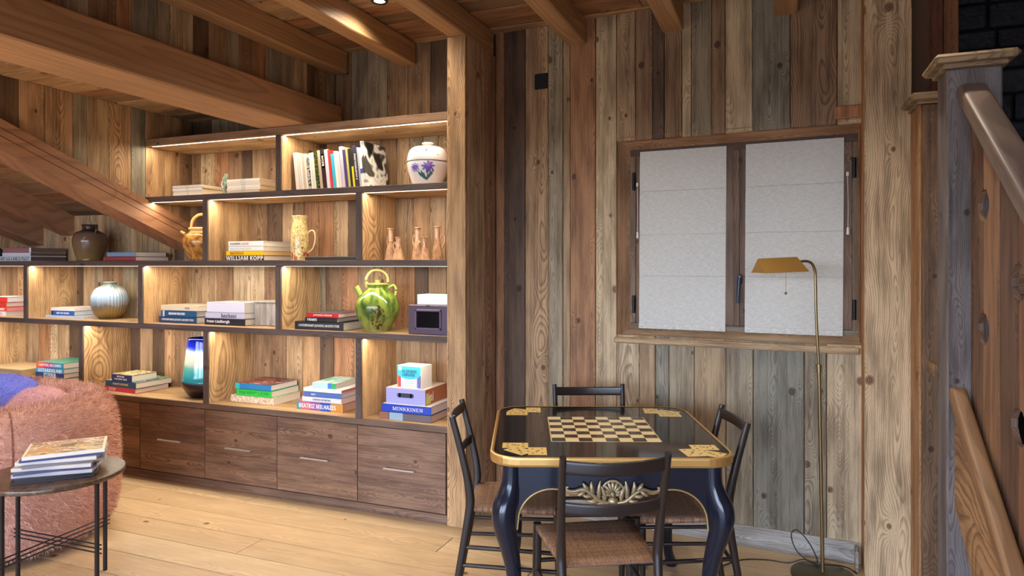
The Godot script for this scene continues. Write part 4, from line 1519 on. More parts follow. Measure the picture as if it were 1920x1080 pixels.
# ---------------------------------------------------------------- floor lamp
func _floor_lamp() -> void:
	var o := thing("floor_lamp", "slim brass reading lamp with tent-shaped shade before the window", "lamp", Vector3(0.179, 0, -3.47), deg_to_rad(21.6))
	var brass := mat([150, 132, 92], 0.28, 0.9)
	var st := S()
	lathe(st, [Vector2(0.0, 0.026), Vector2(0.02, 0.026), Vector2(0.03, 0.022), Vector2(0.134, 0.018), Vector2(0.14, 0.012), Vector2(0.14, 0.0)], [Color.WHITE], 48)
	obj("base", st, mat([110, 100, 72], 0.35, 0.8), o, "round bronze base")
	st = S()
	rod(st, Vector3(0, 0.02, 0), Vector3(-0.018, 0.98, 0), 0.0085, 0.0085, 12)
	obj("lower_pole", st, brass, o)
	st = S()
	rod(st, Vector3(-0.0175, 0.95, 0), Vector3(-0.018, 0.985, 0), 0.0115, 0.0115, 12)
	rod(st, Vector3(-0.018, 0.98, 0), Vector3(-0.018, 0.988, 0), 0.014, 0.014, 12)
	obj("collar", st, brass, o)
	st = S()
	tube(st, smooth([Vector3(-0.018, 0.98, 0), Vector3(-0.03, 1.2, 0), Vector3(-0.034, 1.38, 0.0), Vector3(-0.038, 1.425, 0.002), Vector3(-0.055, 1.458, 0.006), Vector3(-0.085, 1.468, 0.012), Vector3(-0.125, 1.464, 0.02)], 6), [0.0065], 10)
	obj("upper_pole", st, brass, o)
	# tent-shaped shade: two sloping sides and two end plates, open underneath
	var ax := Basis(Vector3.UP, deg_to_rad(8.0)) * Vector3(-1, 0, 0)
	var cr := ax.cross(Vector3.UP).normalized()
	if cr.z < 0:
		cr = -cr
	var p0 := Vector3(-0.105, 1.45, 0.015)
	var long := 0.215
	var shade_m := mat([234, 186, 104], 0.28, 0.85)
	st = S()
	var shell := []
	for e in [0.0, 1.0]:
		var q: Vector3 = p0 + ax * long * e + Vector3(0, -0.008 * e, 0)
		shell.append([q + cr * 0.062 + Vector3(0, -0.028, 0), q + Vector3(0, 0.038, 0) + ax * (0.022 if e == 0.0 else -0.0), q - cr * 0.062 + Vector3(0, -0.028, 0)])
	for k in 2:
		var n: Vector3 = ((shell[1][k] - shell[0][k]).cross(shell[0][k + 1] - shell[0][k])).normalized()
		if n.y < 0:
			n = -n
		for d in [0.0, -0.0014]:
			quad(st, shell[0][k] + n * d, shell[1][k] + n * d, shell[1][k + 1] + n * d, shell[0][k + 1] + n * d, n if d == 0.0 else -n)
	for e in 2:
		var n := ax * (1.0 if e == 1 else -1.0)
		for d in [0.0, -0.0014]:
			tri(st, shell[e][0] + n * d, shell[e][1] + n * d, shell[e][2] + n * d, n if d == 0.0 else -n)
	obj("shade", st, shade_m, o, "brushed brass tent-shaped shade")
	st = S()
	var bulb := p0 + ax * long * 0.45 + Vector3(0, -0.005, 0)
	rod(st, bulb - ax * 0.05, bulb + ax * 0.05, 0.01, 0.01, 10)
	obj("bulb", st, mat([230, 226, 214], 0.3), o)
	st = S()
	var ch := p0 + ax * long * 0.36
	rod(st, ch + Vector3(0, -0.01, 0), ch + Vector3(0, -0.125, 0), 0.0011, 0.0011, 6)
	ball(st, ch + Vector3(0, -0.13, 0), Vector3.ONE * 0.0065, Color.WHITE, 12)
	obj("pull_chain", st, brass, o)
	var cord := thing("lamp_cord", "thin black lamp cord looping over the lamp base and along the floor", "cord")
	st = S()
	var pts := [Vector3(-0.33, 0.004, -3.3), Vector3(-0.2, 0.004, -3.5), Vector3(-0.08, 0.004, -3.56), Vector3(0.03, 0.004, -3.565), Vector3(0.1, 0.03, -3.57), Vector3(0.16, 0.032, -3.545), Vector3(0.13, 0.1, -3.58), Vector3(0.075, 0.155, -3.6), Vector3(0.045, 0.13, -3.6), Vector3(0.07, 0.06, -3.585), Vector3(0.14, 0.024, -3.55), Vector3(0.2, 0.032, -3.54), Vector3(0.25, 0.028, -3.56), Vector3(0.3, 0.01, -3.59), Vector3(0.33, 0.004, -3.56)]
	tube(st, smooth(pts, 5), [0.003], 6)
	obj("cable", st, mat([20, 20, 22], 0.5), cord)

# ---------------------------------------------------------------- pottery
# A turned pot whose glaze is given by a function of angle and height.
func pot(st: SurfaceTool, prof: Array, glaze: Callable, seg := 64, wobble := 0.0, ribs := 0) -> void:
	var rows := []
	var norms := []
	var cols := []
	for i in prof.size():
		var t: Vector2 = prof[mini(i + 1, prof.size() - 1)] - prof[maxi(i - 1, 0)]
		var row := []
		var nr := []
		var cr := []
		for j in seg + 1:
			var a := TAU * j / seg
			var r: float = prof[i].x * (1.0 + wobble * cos(ribs * a))
			row.append(Vector3(cos(a) * r, prof[i].y, sin(a) * r))
			var tang := wobble * ribs * sin(ribs * a)
			nr.append((Vector3(cos(a), 0, sin(a)) * t.y + Vector3(-sin(a), 0, cos(a)) * tang * t.y - Vector3.UP * t.x).normalized() if t.length() > 1e-6 else Vector3.UP)
			cr.append(glaze.call(fposmod(a, TAU), prof[i].y))
		rows.append(row)
		norms.append(nr)
		cols.append(cr)
	for i in prof.size() - 1:
		for j in seg:
			quadn(st, [rows[i][j], rows[i][j + 1], rows[i + 1][j + 1], rows[i + 1][j]], [norms[i][j], norms[i][j + 1], norms[i + 1][j + 1], norms[i + 1][j]], [cols[i][j], cols[i][j + 1], cols[i + 1][j + 1], cols[i + 1][j]], [Vector2.ZERO, Vector2.ZERO, Vector2.ZERO, Vector2.ZERO])

func ramp(stops: Array, y: float) -> Color:
	for i in stops.size() - 1:
		if y <= stops[i + 1][0]:
			return lin(stops[i][1]).lerp(lin(stops[i + 1][1]), smoothstep(stops[i][0], stops[i + 1][0], y))
	return lin(stops[-1][1])

var spots := FastNoiseLite.new()

func _pottery() -> void:
	spots.seed = 12
	spots.frequency = 1.0
	spots.fractal_octaves = 3
	var st: SurfaceTool
	# ginger jar with painted thistles
	var o := thing("ginger_jar", "white lidded ginger jar painted with blue and purple thistle flowers", "jar", Vector3(-1.93, 1.913, -3.53))
	var white := [238, 236, 234]
	var flower := func(a: float, y: float) -> Color:
		var x := (a - 1.16) * -0.115
		var c := lin(white)
		for f in [[0.012, 0.1, 0.032, [104, 82, 186]], [-0.066, 0.096, 0.024, [120, 102, 198]], [0.016, 0.114, 0.016, [160, 112, 186]]]:
			var d := Vector2((x - f[0]) / f[2], (y - f[1]) / (f[2] * 0.85))
			if d.length() < 1.0 + 0.25 * sin(d.angle() * 9.0):
				c = lin(f[3])
		for s in [[0.012, 0.1, 0.0], [-0.03, 0.6, 0.001], [0.042, -0.7, 0.002], [-0.055, 0.8, 0.0]]:
			var cx: float = s[0] * (y - 0.02) / 0.06
			if y > 0.028 and y < 0.082 and absf(x - cx) < 0.0032 + 0.006 * maxf(0.0, sin((y - 0.028) / 0.05 * PI)) * absf(s[1]) * 2.0:
				c = lin([46, 96, 92])
		return c
	st = S()
	pot(st, smooth([Vector2(0.0, 0.0), Vector2(0.082, 0.0), Vector2(0.088, 0.006), Vector2(0.1, 0.04), Vector2(0.116, 0.09), Vector2(0.121, 0.125), Vector2(0.119, 0.137), Vector2(0.112, 0.14)], 7), flower, 120)
	obj("body", st, gloss, o)
	st = S()
	var dots := func(a: float, y: float) -> Color:
		var x := (a - 1.16) * -0.1
		for f in [[0.0, 0.195, 0.009], [-0.05, 0.19, 0.006], [0.06, 0.17, 0.0035]]:
			if Vector2(x - f[0], y - f[1]).length() < f[2]:
				return lin([120, 104, 196])
		return lin(white)
	pot(st, smooth([Vector2(0.116, 0.1385), Vector2(0.12, 0.143), Vector2(0.118, 0.17), Vector2(0.106, 0.205), Vector2(0.08, 0.225), Vector2(0.03, 0.232), Vector2(0.0, 0.233)], 6), dots, 80)
	var lid := obj("lid", st, gloss, o)
	st = S()
	lathe(st, smooth([Vector2(0.022, 0.231), Vector2(0.02, 0.238), Vector2(0.033, 0.246), Vector2(0.032, 0.253), Vector2(0.0, 0.256)], 4), [lin(white)], 32)
	obj("knob", st, gloss, lid)
	st = S()
	lathe(st, [Vector2(0.117, 0.1365), Vector2(0.1225, 0.1375), Vector2(0.1225, 0.1395), Vector2(0.117, 0.1405)], [lin([70, 70, 78])], 64)
	obj("seam_line", st, gloss, o)
	# figurine
	o = thing("figurine", "small green and white twisted figurine between the two magazine stacks", "figurine", Vector3(-3.44, 1.913, -3.5))
	st = S()
	ball(st, Vector3(0, 0.008, 0), Vector3(0.024, 0.01, 0.024), lin([120, 140, 124]))
	tube(st, smooth([Vector3(0, 0.01, 0), Vector3(-0.006, 0.045, 0), Vector3(0.006, 0.075, 0), Vector3(0.0, 0.1, 0), Vector3(0.012, 0.13, 0), Vector3(0.02, 0.142, 0)], 5), [0.012, 0.01, 0.009, 0.009, 0.012, 0.014, 0.014, 0.012, 0.011, 0.012, 0.013, 0.014, 0.013, 0.011, 0.01, 0.012, 0.015, 0.016, 0.014, 0.011, 0.012, 0.013, 0.012, 0.01, 0.006, 0.003], 9, lin([148, 172, 150]))
	tube(st, smooth([Vector3(-0.004, 0.05, 0.008), Vector3(-0.018, 0.07, 0.01), Vector3(-0.008, 0.095, 0.012)], 4), [0.006, 0.007, 0.005], 7, lin([206, 216, 204]))
	obj("body", st, gloss, o)
	# amber pot with hoop handle
	o = thing("handled_pot", "amber glazed stoneware pot with hoop handle, half behind a divider", "pot", Vector3(-3.715, 1.48, -3.57))
	var amber := func(a: float, y: float) -> Color:
		var n := spots.get_noise_3d(cos(a) * 3.0, y * 22.0, sin(a) * 3.0)
		return lin([196, 142, 70]).lerp(lin([112, 66, 32]), clampf(0.45 + n * 1.2, 0, 1)) if y < 0.19 else lin([214, 174, 112])
	st = S()
	pot(st, smooth([Vector2(0, 0), Vector2(0.07, 0.0), Vector2(0.085, 0.03), Vector2(0.115, 0.09), Vector2(0.122, 0.135), Vector2(0.108, 0.175), Vector2(0.08, 0.195), Vector2(0.074, 0.205), Vector2(0.084, 0.216), Vector2(0.082, 0.226), Vector2(0.068, 0.226), Vector2(0.066, 0.2)], 6), amber, 64)
	obj("body", st, gloss, o)
	st = S()
	tube(st, smooth([Vector3(-0.072, 0.215, 0.02), Vector3(-0.066, 0.275, 0.016), Vector3(-0.02, 0.315, 0.006), Vector3(0.03, 0.312, -0.006), Vector3(0.066, 0.27, -0.016), Vector3(0.072, 0.215, -0.02)], 6), [0.011], 10, lin([206, 162, 96]))
	obj("handle", st, gloss, o)
	st = S()
	rod(st, Vector3(-0.1, 0.185, 0.05), Vector3(-0.125, 0.2, 0.062), 0.012, 0.01, 10, lin([190, 140, 76]))
	obj("spout_lug", st, gloss, o)
	# speckled pitcher
	o = thing("pitcher", "tall narrow speckled cream pitcher with loop handle", "pitcher", Vector3(-2.875, 1.48, -3.56))
	var speck := func(a: float, y: float) -> Color:
		var n := spots.get_noise_3d(cos(a) * 9.0, y * 130.0, sin(a) * 9.0)
		var m := spots.get_noise_3d(cos(a) * 2.0, y * 14.0 + 9.0, sin(a) * 2.0)
		var c := lin([214, 196, 142]).lerp(lin([188, 160, 102]), clampf(0.5 + m, 0, 1))
		if n > 0.26:
			c = lin([96, 70, 40])
		if y < 0.05 and m > 0.16:
			c = lin([148, 78, 52])
		return c
	st = S()
	pot(st, smooth([Vector2(0, 0), Vector2(0.052, 0.0), Vector2(0.056, 0.01), Vector2(0.058, 0.09), Vector2(0.058, 0.15), Vector2(0.05, 0.215), Vector2(0.045, 0.25), Vector2(0.05, 0.275), Vector2(0.054, 0.282), Vector2(0.048, 0.284), Vector2(0.042, 0.25)], 10), speck, 96)
	obj("body", st, gloss, o)
	st = S()
	var hp := smooth([Vector3(0.05, 0.17, 0), Vector3(0.075, 0.192, 0), Vector3(0.096, 0.18, 0), Vector3(0.1, 0.13, 0), Vector3(0.085, 0.075, 0), Vector3(0.054, 0.05, 0)], 5)
	for i in hp.size():
		hp[i] = Basis(Vector3.UP, 0.35) * hp[i]
	sweep(st, hp, sect(0.006, 0.012, 10, 0.8), [1.0], Basis(Vector3.UP, 0.35) * Vector3(0, 0, 1), lin([206, 184, 128]))
	obj("handle", st, gloss, o)
	# five little candlestick jugs
	var cs := [["terracotta candlestick jug at the far left, handle to its left", -2.213, -3.58, 0.193, 2.6], ["short candlestick jug second from the left", -2.135, -3.54, 0.138, 2.8], ["tall cream candlestick jug in the middle of the five", -2.01, -3.55, 0.193, 2.7], ["short reddish candlestick jug with handle to the back", -1.935, -3.5, 0.135, 4.2], ["tallest candlestick jug at the far right, next to the post", -1.905, -3.6, 0.2, 0.5]]
	for c in cs:
		o = thing("candlestick_jug", c[0], "candlestick", Vector3(c[1], 1.48, c[2]), c[4], "candlestick jugs on the right middle shelf")
		var clay := func(a: float, y: float) -> Color:
			return lin([212, 174, 136]).lerp(lin([172, 124, 92]), clampf(0.5 + 1.2 * spots.get_noise_3d(cos(a) * 2.0 + c[1] * 40.0, y * 26.0, sin(a) * 2.0), 0, 1))
		var h: float = c[3]
		st = S()
		pot(st, smooth([Vector2(0, 0), Vector2(0.036, 0), Vector2(0.037, 0.006), Vector2(0.028, h * 0.3), Vector2(0.018, h * 0.55), Vector2(0.0195, h * 0.58), Vector2(0.0155, h * 0.62), Vector2(0.0165, h * 0.93), Vector2(0.0215, h * 0.97), Vector2(0.0215, h), Vector2(0.013, h), Vector2(0.011, h * 0.9)], 4), clay, 32)
		obj("body", st, gloss, o)
		st = S()
		tube(st, smooth([Vector3(0.016, h * 0.6, 0), Vector3(0.028, h * 0.76, 0), Vector3(0.042, h * 0.7, 0), Vector3(0.044, h * 0.55, 0), Vector3(0.027, h * 0.36, 0)], 5), [0.0062], 8, lin([202, 160, 122]))
		obj("handle", st, gloss, o)
	# brown jar on the ledge
	o = thing("stoneware_jar", "brown glazed stoneware jar with small ear handle on the ledge", "jar", Vector3(-4.8, 1.48, -3.56))
	var brown := func(a: float, y: float) -> Color:
		return ramp([[0.0, [128, 104, 62]], [0.1, [112, 88, 62]], [0.2, [104, 80, 62]], [0.23, [60, 46, 40]]], y + 0.02 * spots.get_noise_2d(a * 2.0, y * 9.0))
	st = S()
	pot(st, smooth([Vector2(0, 0), Vector2(0.078, 0), Vector2(0.086, 0.02), Vector2(0.108, 0.1), Vector2(0.114, 0.155), Vector2(0.098, 0.205), Vector2(0.062, 0.226), Vector2(0.048, 0.238), Vector2(0.05, 0.26), Vector2(0.056, 0.268), Vector2(0.046, 0.27), Vector2(0.04, 0.24)], 6), brown, 64)
	obj("body", st, gloss, o)
	st = S()
	tube(st, smooth([Vector3(0.045, 0.255, 0.01), Vector3(0.082, 0.262, 0.015), Vector3(0.094, 0.235, 0.018), Vector3(0.088, 0.205, 0.02)], 5), [0.0095], 8, lin([58, 44, 38]))
	obj("ear_handle", st, gloss, o)
	o = thing("dark_vase", "small dark vase cut by the left edge of the picture", "vase", Vector3(-5.86, 1.48, -3.55))
	st = S()
	lathe(st, smooth([Vector2(0, 0), Vector2(0.04, 0), Vector2(0.068, 0.04), Vector2(0.07, 0.07), Vector2(0.03, 0.105), Vector2(0.022, 0.12), Vector2(0.03, 0.13), Vector2(0.018, 0.13)], 6), [lin([52, 54, 50])], 40)
	obj("body", st, gloss, o)
	# ribbed globe vase
	o = thing("globe_vase", "round ribbed ceramic vase, pale blue above and olive brown below", "vase", Vector3(-4.64, 1.052, -3.6))
	var globe := func(a: float, y: float) -> Color:
		var n := spots.get_noise_2d(a * 5.0, 1.0) * 0.03 + spots.get_noise_2d(a * 20.0, y * 10.0) * 0.012
		return ramp([[0.0, [104, 82, 42]], [0.05, [134, 106, 54]], [0.09, [120, 108, 88]], [0.12, [140, 150, 156]], [0.16, [150, 180, 206]], [0.21, [206, 222, 232]], [0.245, [130, 146, 142]], [0.262, [92, 106, 100]]], y + n)
	st = S()
	pot(st, smooth([Vector2(0, 0), Vector2(0.06, 0.0), Vector2(0.072, 0.006), Vector2(0.106, 0.045), Vector2(0.124, 0.11), Vector2(0.12, 0.17), Vector2(0.09, 0.225), Vector2(0.05, 0.25), Vector2(0.042, 0.258), Vector2(0.046, 0.27), Vector2(0.036, 0.272), Vector2(0.032, 0.25)], 8), globe, 144, 0.012, 36)
	obj("body", st, gloss, o)
	st = S()
	lathe(st, [Vector2(0.034, 0.2705), Vector2(0.041, 0.274), Vector2(0.047, 0.2705)], [lin([226, 230, 230])], 40)
	obj("rim", st, gloss, o)
	# green jug
	o = thing("oil_jug", "big bulbous green glazed jug with hoop handle, lid and chipped glaze", "jug", Vector3(-2.274, 1.052, -3.53))
	var green := func(a: float, y: float) -> Color:
		var n := spots.get_noise_3d(cos(a) * 2.2, y * 12.0, sin(a) * 2.2)
		var c := lin([132, 150, 64]).lerp(lin([66, 94, 42]), clampf(0.35 + n * 1.5, 0, 1))
		var m := spots.get_noise_3d(cos(a) * 6.0 + 4.0, y * 40.0, sin(a) * 6.0)
		var p := Vector2((a - 1.0) / 0.36, (y - 0.085) / 0.075).length()
		if p < 1.0 and m > -0.1 + p * 0.2:
			c = lin([74, 48, 30])
		elif y < 0.09:
			c = c.lerp(lin([176, 166, 88]), 0.6 * (1.0 - y / 0.09))
		return c
	st = S()
	pot(st, smooth([Vector2(0, 0), Vector2(0.07, 0), Vector2(0.078, 0.012), Vector2(0.108, 0.06), Vector2(0.132, 0.13), Vector2(0.122, 0.19), Vector2(0.086, 0.235), Vector2(0.06, 0.255), Vector2(0.06, 0.272), Vector2(0.066, 0.278), Vector2(0.05, 0.28)], 9), green, 120)
	obj("body", st, gloss, o)
	st = S()
	lathe(st, smooth([Vector2(0.066, 0.2795), Vector2(0.064, 0.288), Vector2(0.02, 0.292), Vector2(0.012, 0.298), Vector2(0.014, 0.306), Vector2(0.0, 0.31)], 4), [lin([164, 164, 84])], 32)
	obj("lid", st, gloss, o)
	var side := Basis(Vector3.UP, 0.45)
	var loops := [["hoop_handle", [Vector3(-0.062, 0.262, 0), Vector3(-0.066, 0.32, 0), Vector3(-0.035, 0.362, 0), Vector3(0.02, 0.366, 0), Vector3(0.06, 0.33, 0), Vector3(0.064, 0.262, 0)], 0.0085, [172, 164, 96]], ["ear_handle", [Vector3(0.062, 0.26, 0), Vector3(0.095, 0.276, 0), Vector3(0.112, 0.25, 0), Vector3(0.104, 0.205, 0)], 0.009, [150, 164, 74]], ["spout", [Vector3(-0.09, 0.2, 0), Vector3(-0.112, 0.238, 0), Vector3(-0.128, 0.27, 0)], 0.018, [140, 156, 64]]]
	for l in loops:
		st = S()
		var ps := smooth(l[1], 6)
		for i in ps.size():
			ps[i] = side * ps[i]
		tube(st, ps, [l[2]], 10, lin(l[3]))
		obj(l[0], st, gloss, o)
	# tall glass vase
	o = thing("glass_vase", "tall glass vase banded cobalt, cream, turquoise and near-black, behind a divider", "vase", Vector3(-3.7, 0.547, -3.58))
	var glass := func(a: float, y: float) -> Color:
		return ramp([[0.0, [30, 22, 20]], [0.1, [52, 32, 30]], [0.118, [36, 120, 130]], [0.17, [50, 158, 160]], [0.2, [86, 168, 156]], [0.235, [186, 196, 176]], [0.31, [206, 206, 188]], [0.335, [60, 90, 190]], [0.35, [16, 28, 150]], [0.39, [12, 18, 96]]], y + 0.008 * sin(a * 2.0))
	st = S()
	pot(st, smooth([Vector2(0, 0), Vector2(0.07, 0), Vector2(0.1, 0.012), Vector2(0.138, 0.07), Vector2(0.148, 0.11), Vector2(0.138, 0.14), Vector2(0.128, 0.22), Vector2(0.114, 0.33), Vector2(0.106, 0.392), Vector2(0.1, 0.394), Vector2(0.104, 0.3)], 7), glass, 64)
	var gm: StandardMaterial3D = gloss.duplicate()
	gm.roughness = 0.06
	obj("body", st, gm, o)

# ---------------------------------------------------------------- books
# A book lies with its spine towards the room: x along the spine, y its thickness, z back from the spine.
func book(called: String, label: String, at: Vector3, long: float, thick: float, deep: float, cover: Array, pages: Array, more := {}) -> Node3D:
	var o := thing(called, label, more.get("cat", "book"), at, 0.0, more.get("group", ""))
	var b := Basis(Vector3.UP, more.get("turn", 0.0))
	if more.has("lean"):
		b = Basis(Vector3.BACK, more.lean) * Basis(Vector3(0, -1, 0), Vector3(1, 0, 0), Vector3(0, 0, 1))
	o.transform = Transform3D(b, at)
	var soft: bool = more.get("soft", false)
	var ct := minf(0.0009 if soft else 0.0025, thick * 0.2)
	var lip := 0.0006 if soft else 0.0035
	var st := S()
	for y in [ct * 0.5, thick - ct * 0.5]:
		cbox(st, Vector3(long * 0.5, y, -deep * 0.5), Vector3(long, ct, deep), 0.0005)
	cbox(st, Vector3(long * 0.5, thick * 0.5, -ct * 0.5), Vector3(long, thick, ct), 0.0008)
	var cm: Material = more.get("skin", mat(cover, 0.38))
	obj("cover", st, cm, o)
	st = S()
	cbox(st, Vector3(long * 0.5, thick * 0.5, -deep * 0.5), Vector3(long - 2.0 * lip, thick - 2.0 * ct - 0.0002, deep - 2.0 * lip), 0.0)
	obj("pages", st, page(pages), o)
	if more.has("title"):
		var w: float = more.get("wide", 0.7) * long
		lettering(o, "spine_title", more.title, Vector3(long * more.get("mid", 0.5), thick * 0.5, 0.0004), w, thick * more.get("tall", 0.5), mat(more.get("ink", [235, 235, 232]), 0.5), more.get("serif", false), more.get("heavy", true))
	for s in more.get("bands", []):        # coloured fields on the spine: from, to, colour
		st = S()
		cbox(st, Vector3(long * (s[0] + s[1]) * 0.5, thick * 0.5, 0.0001), Vector3(long * (s[1] - s[0]), thick * 0.985, 0.0004), 0.0)
		obj("spine_band", st, mat(s[2], 0.4), o)
	if more.has("front"):                   # printed front board
		st = S()
		cbox(st, Vector3(long * 0.5, thick + 0.0002, -deep * 0.5), Vector3(long * 0.985, 0.0004, deep * 0.985), 0.0)
		obj("cover_print", st, more.front, o)
	return o

func page(c: Array) -> StandardMaterial3D:
	return mat(c, 0.85)

# A pile of lying books from the bottom up: [length, thickness, depth, shift, set back, cover, label, options]
func stack(x: float, y: float, z: float, turn: float, list: Array, group: String) -> float:
	for r in list:
		var d: Dictionary = r[7].duplicate()
		d["turn"] = turn + d.get("twist", 0.0)
		if group:
			d["group"] = group
		book(d.get("name", "book"), r[6], Vector3(x, y, z) + Basis(Vector3.UP, turn) * Vector3(r[3], 0, -r[4]), r[0], r[1], r[2], r[5], d.get("paper", [226, 220, 208]), d)
		y += r[1] + 0.0004
	return y

func _books() -> void:
	var Y := ROWS
	# --- lowest shelf
	var o := thing("wooden_tray", "pale wooden tray on the lowest shelf, behind the sofa", "tray", Vector3(-5.62, Y[0], -3.58))
	var st := S()
	cbox(st, Vector3(0, 0.006, 0), Vector3(0.5, 0.012, 0.3), 0.002, lin([206, 180, 136]), 0)
	for s in [-1.0, 1.0]:
		cbox(st, Vector3(0, 0.05, s * 0.145), Vector3(0.5, 0.1, 0.012), 0.002, lin([196, 168, 124]), 0)
		cbox(st, Vector3(s * 0.245, 0.05, 0), Vector3(0.012, 0.1, 0.28), 0.002, lin([196, 168, 124]), 2)
	obj("box", st, oak[0], o)
	st = S()
	cbox(st, Vector3(0, 0.104, 0), Vector3(0.5, 0.008, 0.3), 0.002, lin([214, 190, 150]), 0)
	obj("lid", st, oak[1], o)
	stack(-5.3, Y[0], -3.49, 0.0, [
		[0.32, 0.05, 0.27, 0, 0, [90, 92, 98], "grey book at the bottom of the lowest left pile, mostly behind the sofa", {}],
		[0.315, 0.036, 0.27, 0.0, 0, [40, 66, 120], "navy book with white spine lettering under the sky blue book", {"title": "MULT", "wide": 0.34, "tall": 0.7, "bands": [[0.3, 0.72, [206, 212, 220]]], "ink": [30, 50, 90]}],
		[0.31, 0.037, 0.27, 0.006, 0, [52, 158, 206], "sky blue book with big white title on the lowest shelf", {"title": "GSTAADGLAM", "wide": 0.84, "tall": 0.7}],
		[0.3, 0.042, 0.27, 0.012, 0, [60, 150, 160], "rainbow-spined book on top of the pile at the left of the lowest shelf", {"title": "CAPITOL RECORDS", "wide": 0.84, "tall": 0.42, "bands": [[0.0, 0.26, [226, 96, 62]], [0.26, 0.5, [206, 62, 120]], [0.5, 0.68, [130, 84, 160]], [0.68, 1.0, [44, 140, 176]]], "front": mat([72, 150, 130], 0.35)}]], "books on the lowest shelf")
	stack(-4.54, Y[0], -3.478, -0.06, [
		[0.33, 0.034, 0.27, 0, 0, [206, 62, 104], "pink book at the bottom of the pile beside the glass vase", {"title": "COOP", "wide": 0.22, "mid": 0.26, "tall": 0.62}],
		[0.325, 0.042, 0.29, 0.012, 0, [38, 92, 140], "blue book with gold spine title in the pile beside the glass vase", {"title": "ROBERT'S INTERIOR", "wide": 0.5, "tall": 0.32, "ink": [226, 206, 140], "front": blotch(71, [[60, 150, 130], [230, 190, 90], [226, 220, 200], [40, 130, 120]], Vector2(1, 1))}],
		[0.215, 0.048, 0.2, 0.08, 0.0, [44, 56, 116], "small navy book topping the pile beside the glass vase", {"title": "DESIGNS\nFOR OUR TIME", "wide": 0.62, "tall": 0.62, "mid": 0.45, "front": blotch(72, [[226, 214, 160], [60, 70, 60], [214, 200, 140], [236, 228, 190]], Vector2(1, 2)), "bands": []}]], "books on the lowest shelf")
	stack(-3.39, Y[0], -3.5, 0.0, [
		[0.355, 0.046, 0.27, 0, 0, [222, 206, 180], "thick cream book with swirling pattern under the green book", {"skin": blotch(73, [[232, 218, 192], [206, 176, 150], [236, 226, 206], [180, 140, 130], [222, 178, 110], [236, 224, 200]], Vector2(1, 1), 0.06)}],
		[0.29, 0.042, 0.27, 0.05, 0.0, [44, 196, 72], "bright green book with black spine title on the lowest shelf", {"title": "Virgil Abloh™ | ICONS", "wide": 0.86, "tall": 0.62, "ink": [20, 80, 34], "heavy": false}],
		[0.295, 0.038, 0.26, 0.04, 0.0, [30, 122, 176], "blue book with dark red photo cover on top of the green book", {"bands": [[0.0, 0.12, [40, 176, 176]]], "front": blotch(74, [[40, 28, 30], [196, 96, 92], [60, 36, 40], [220, 150, 140], [30, 24, 26]], Vector2(0.7, 1.4))}]], "books on the lowest shelf")
	stack(-2.83, Y[0], -3.474, 0.0, [
		[0.345, 0.052, 0.3, 0, 0, [188, 84, 110], "thick multicoloured book with white title at the bottom of its pile", {"title": "BEATRIZ MILHAZES", "wide": 0.8, "tall": 0.5, "mid": 0.45, "bands": [[0.0, 0.08, [60, 150, 160]], [0.08, 0.3, [190, 110, 120]], [0.3, 0.52, [150, 88, 160]], [0.52, 0.74, [34, 78, 176]], [0.74, 1.0, [206, 146, 62]]], "paper": [206, 176, 150]}],
		[0.295, 0.032, 0.27, 0.04, 0.0, [224, 224, 228], "white paperback with small black spine title above the multicoloured book", {"title": "CANDIDE RAYMOND", "wide": 0.46, "tall": 0.36, "ink": [50, 52, 60], "bands": []}],
		[0.28, 0.03, 0.27, 0.055, 0, [74, 110, 178], "mid blue book in the pile under the pale aqua booklet", {"title": "ART", "wide": 0.2, "mid": 0.25, "tall": 0.3}],
		[0.285, 0.022, 0.27, 0.05, 0, [232, 230, 230], "white book with red fore-edge in the pile right of the green book", {"paper": [196, 120, 118]}],
		[0.17, 0.034, 0.26, 0.11, 0.01, [176, 206, 222], "pale aqua booklet set askew on top of its pile", {"twist": 0.05, "bands": [[0.66, 0.82, [60, 110, 190]], [0.82, 1.0, [40, 160, 96]]], "front": blotch(75, [[190, 222, 222], [150, 200, 206], [220, 232, 230], [120, 190, 170]], Vector2(2, 0.6))}]], "books on the lowest shelf")
	var y := stack(-2.2, Y[0], -3.434, 0.0, [
		[0.345, 0.043, 0.3, 0, 0, [104, 92, 92], "grey photo-spined book under the cobalt blue book", {"bands": [[0.0, 0.18, [150, 96, 74]], [0.2, 0.46, [150, 176, 190]]], "paper": [216, 188, 170]}],
		[0.325, 0.048, 0.29, 0.018, 0, [22, 62, 176], "cobalt blue book with wide white title near the post", {"title": "MINKKINEN", "wide": 0.62, "tall": 0.4, "serif": true, "heavy": false, "mid": 0.53, "front": mat([226, 226, 228], 0.35)}]], "books on the lowest shelf")
	# game box with handle slot and smaller box of cards
	o = thing("game_box", "lilac-fronted game box with dark handle slot on the cobalt book", "box", Vector3(-2.165, y, -3.45))
	st = S()
	cbox(st, Vector3(0.132, 0.046, -0.135), Vector3(0.264, 0.092, 0.27), 0.002)
	obj("carton", st, mat([176, 112, 74], 0.6), o, "brown printed carton")
	st = S()
	cbox(st, Vector3(0.132, 0.046, 0.0006), Vector3(0.26, 0.089, 0.0012), 0.0, lin([164, 162, 214]))
	for k in 5:
		cbox(st, Vector3(0.13, 0.014 + k * 0.016, 0.0013), Vector3(0.25, 0.0012, 0.0004), 0.0, lin([140, 138, 196]))
	obj("front_panel", st, paint, o, "lilac wood-look front")
	st = S()
	cbox(st, Vector3(0.132, 0.052, 0.0016), Vector3(0.085, 0.026, 0.0006), 0.0)
	for s in [-1.0, 1.0]:
		rod(st, Vector3(0.132 + s * 0.0425, 0.052, 0.0012), Vector3(0.132 + s * 0.0425, 0.052, 0.0019), 0.013, 0.013, 16)
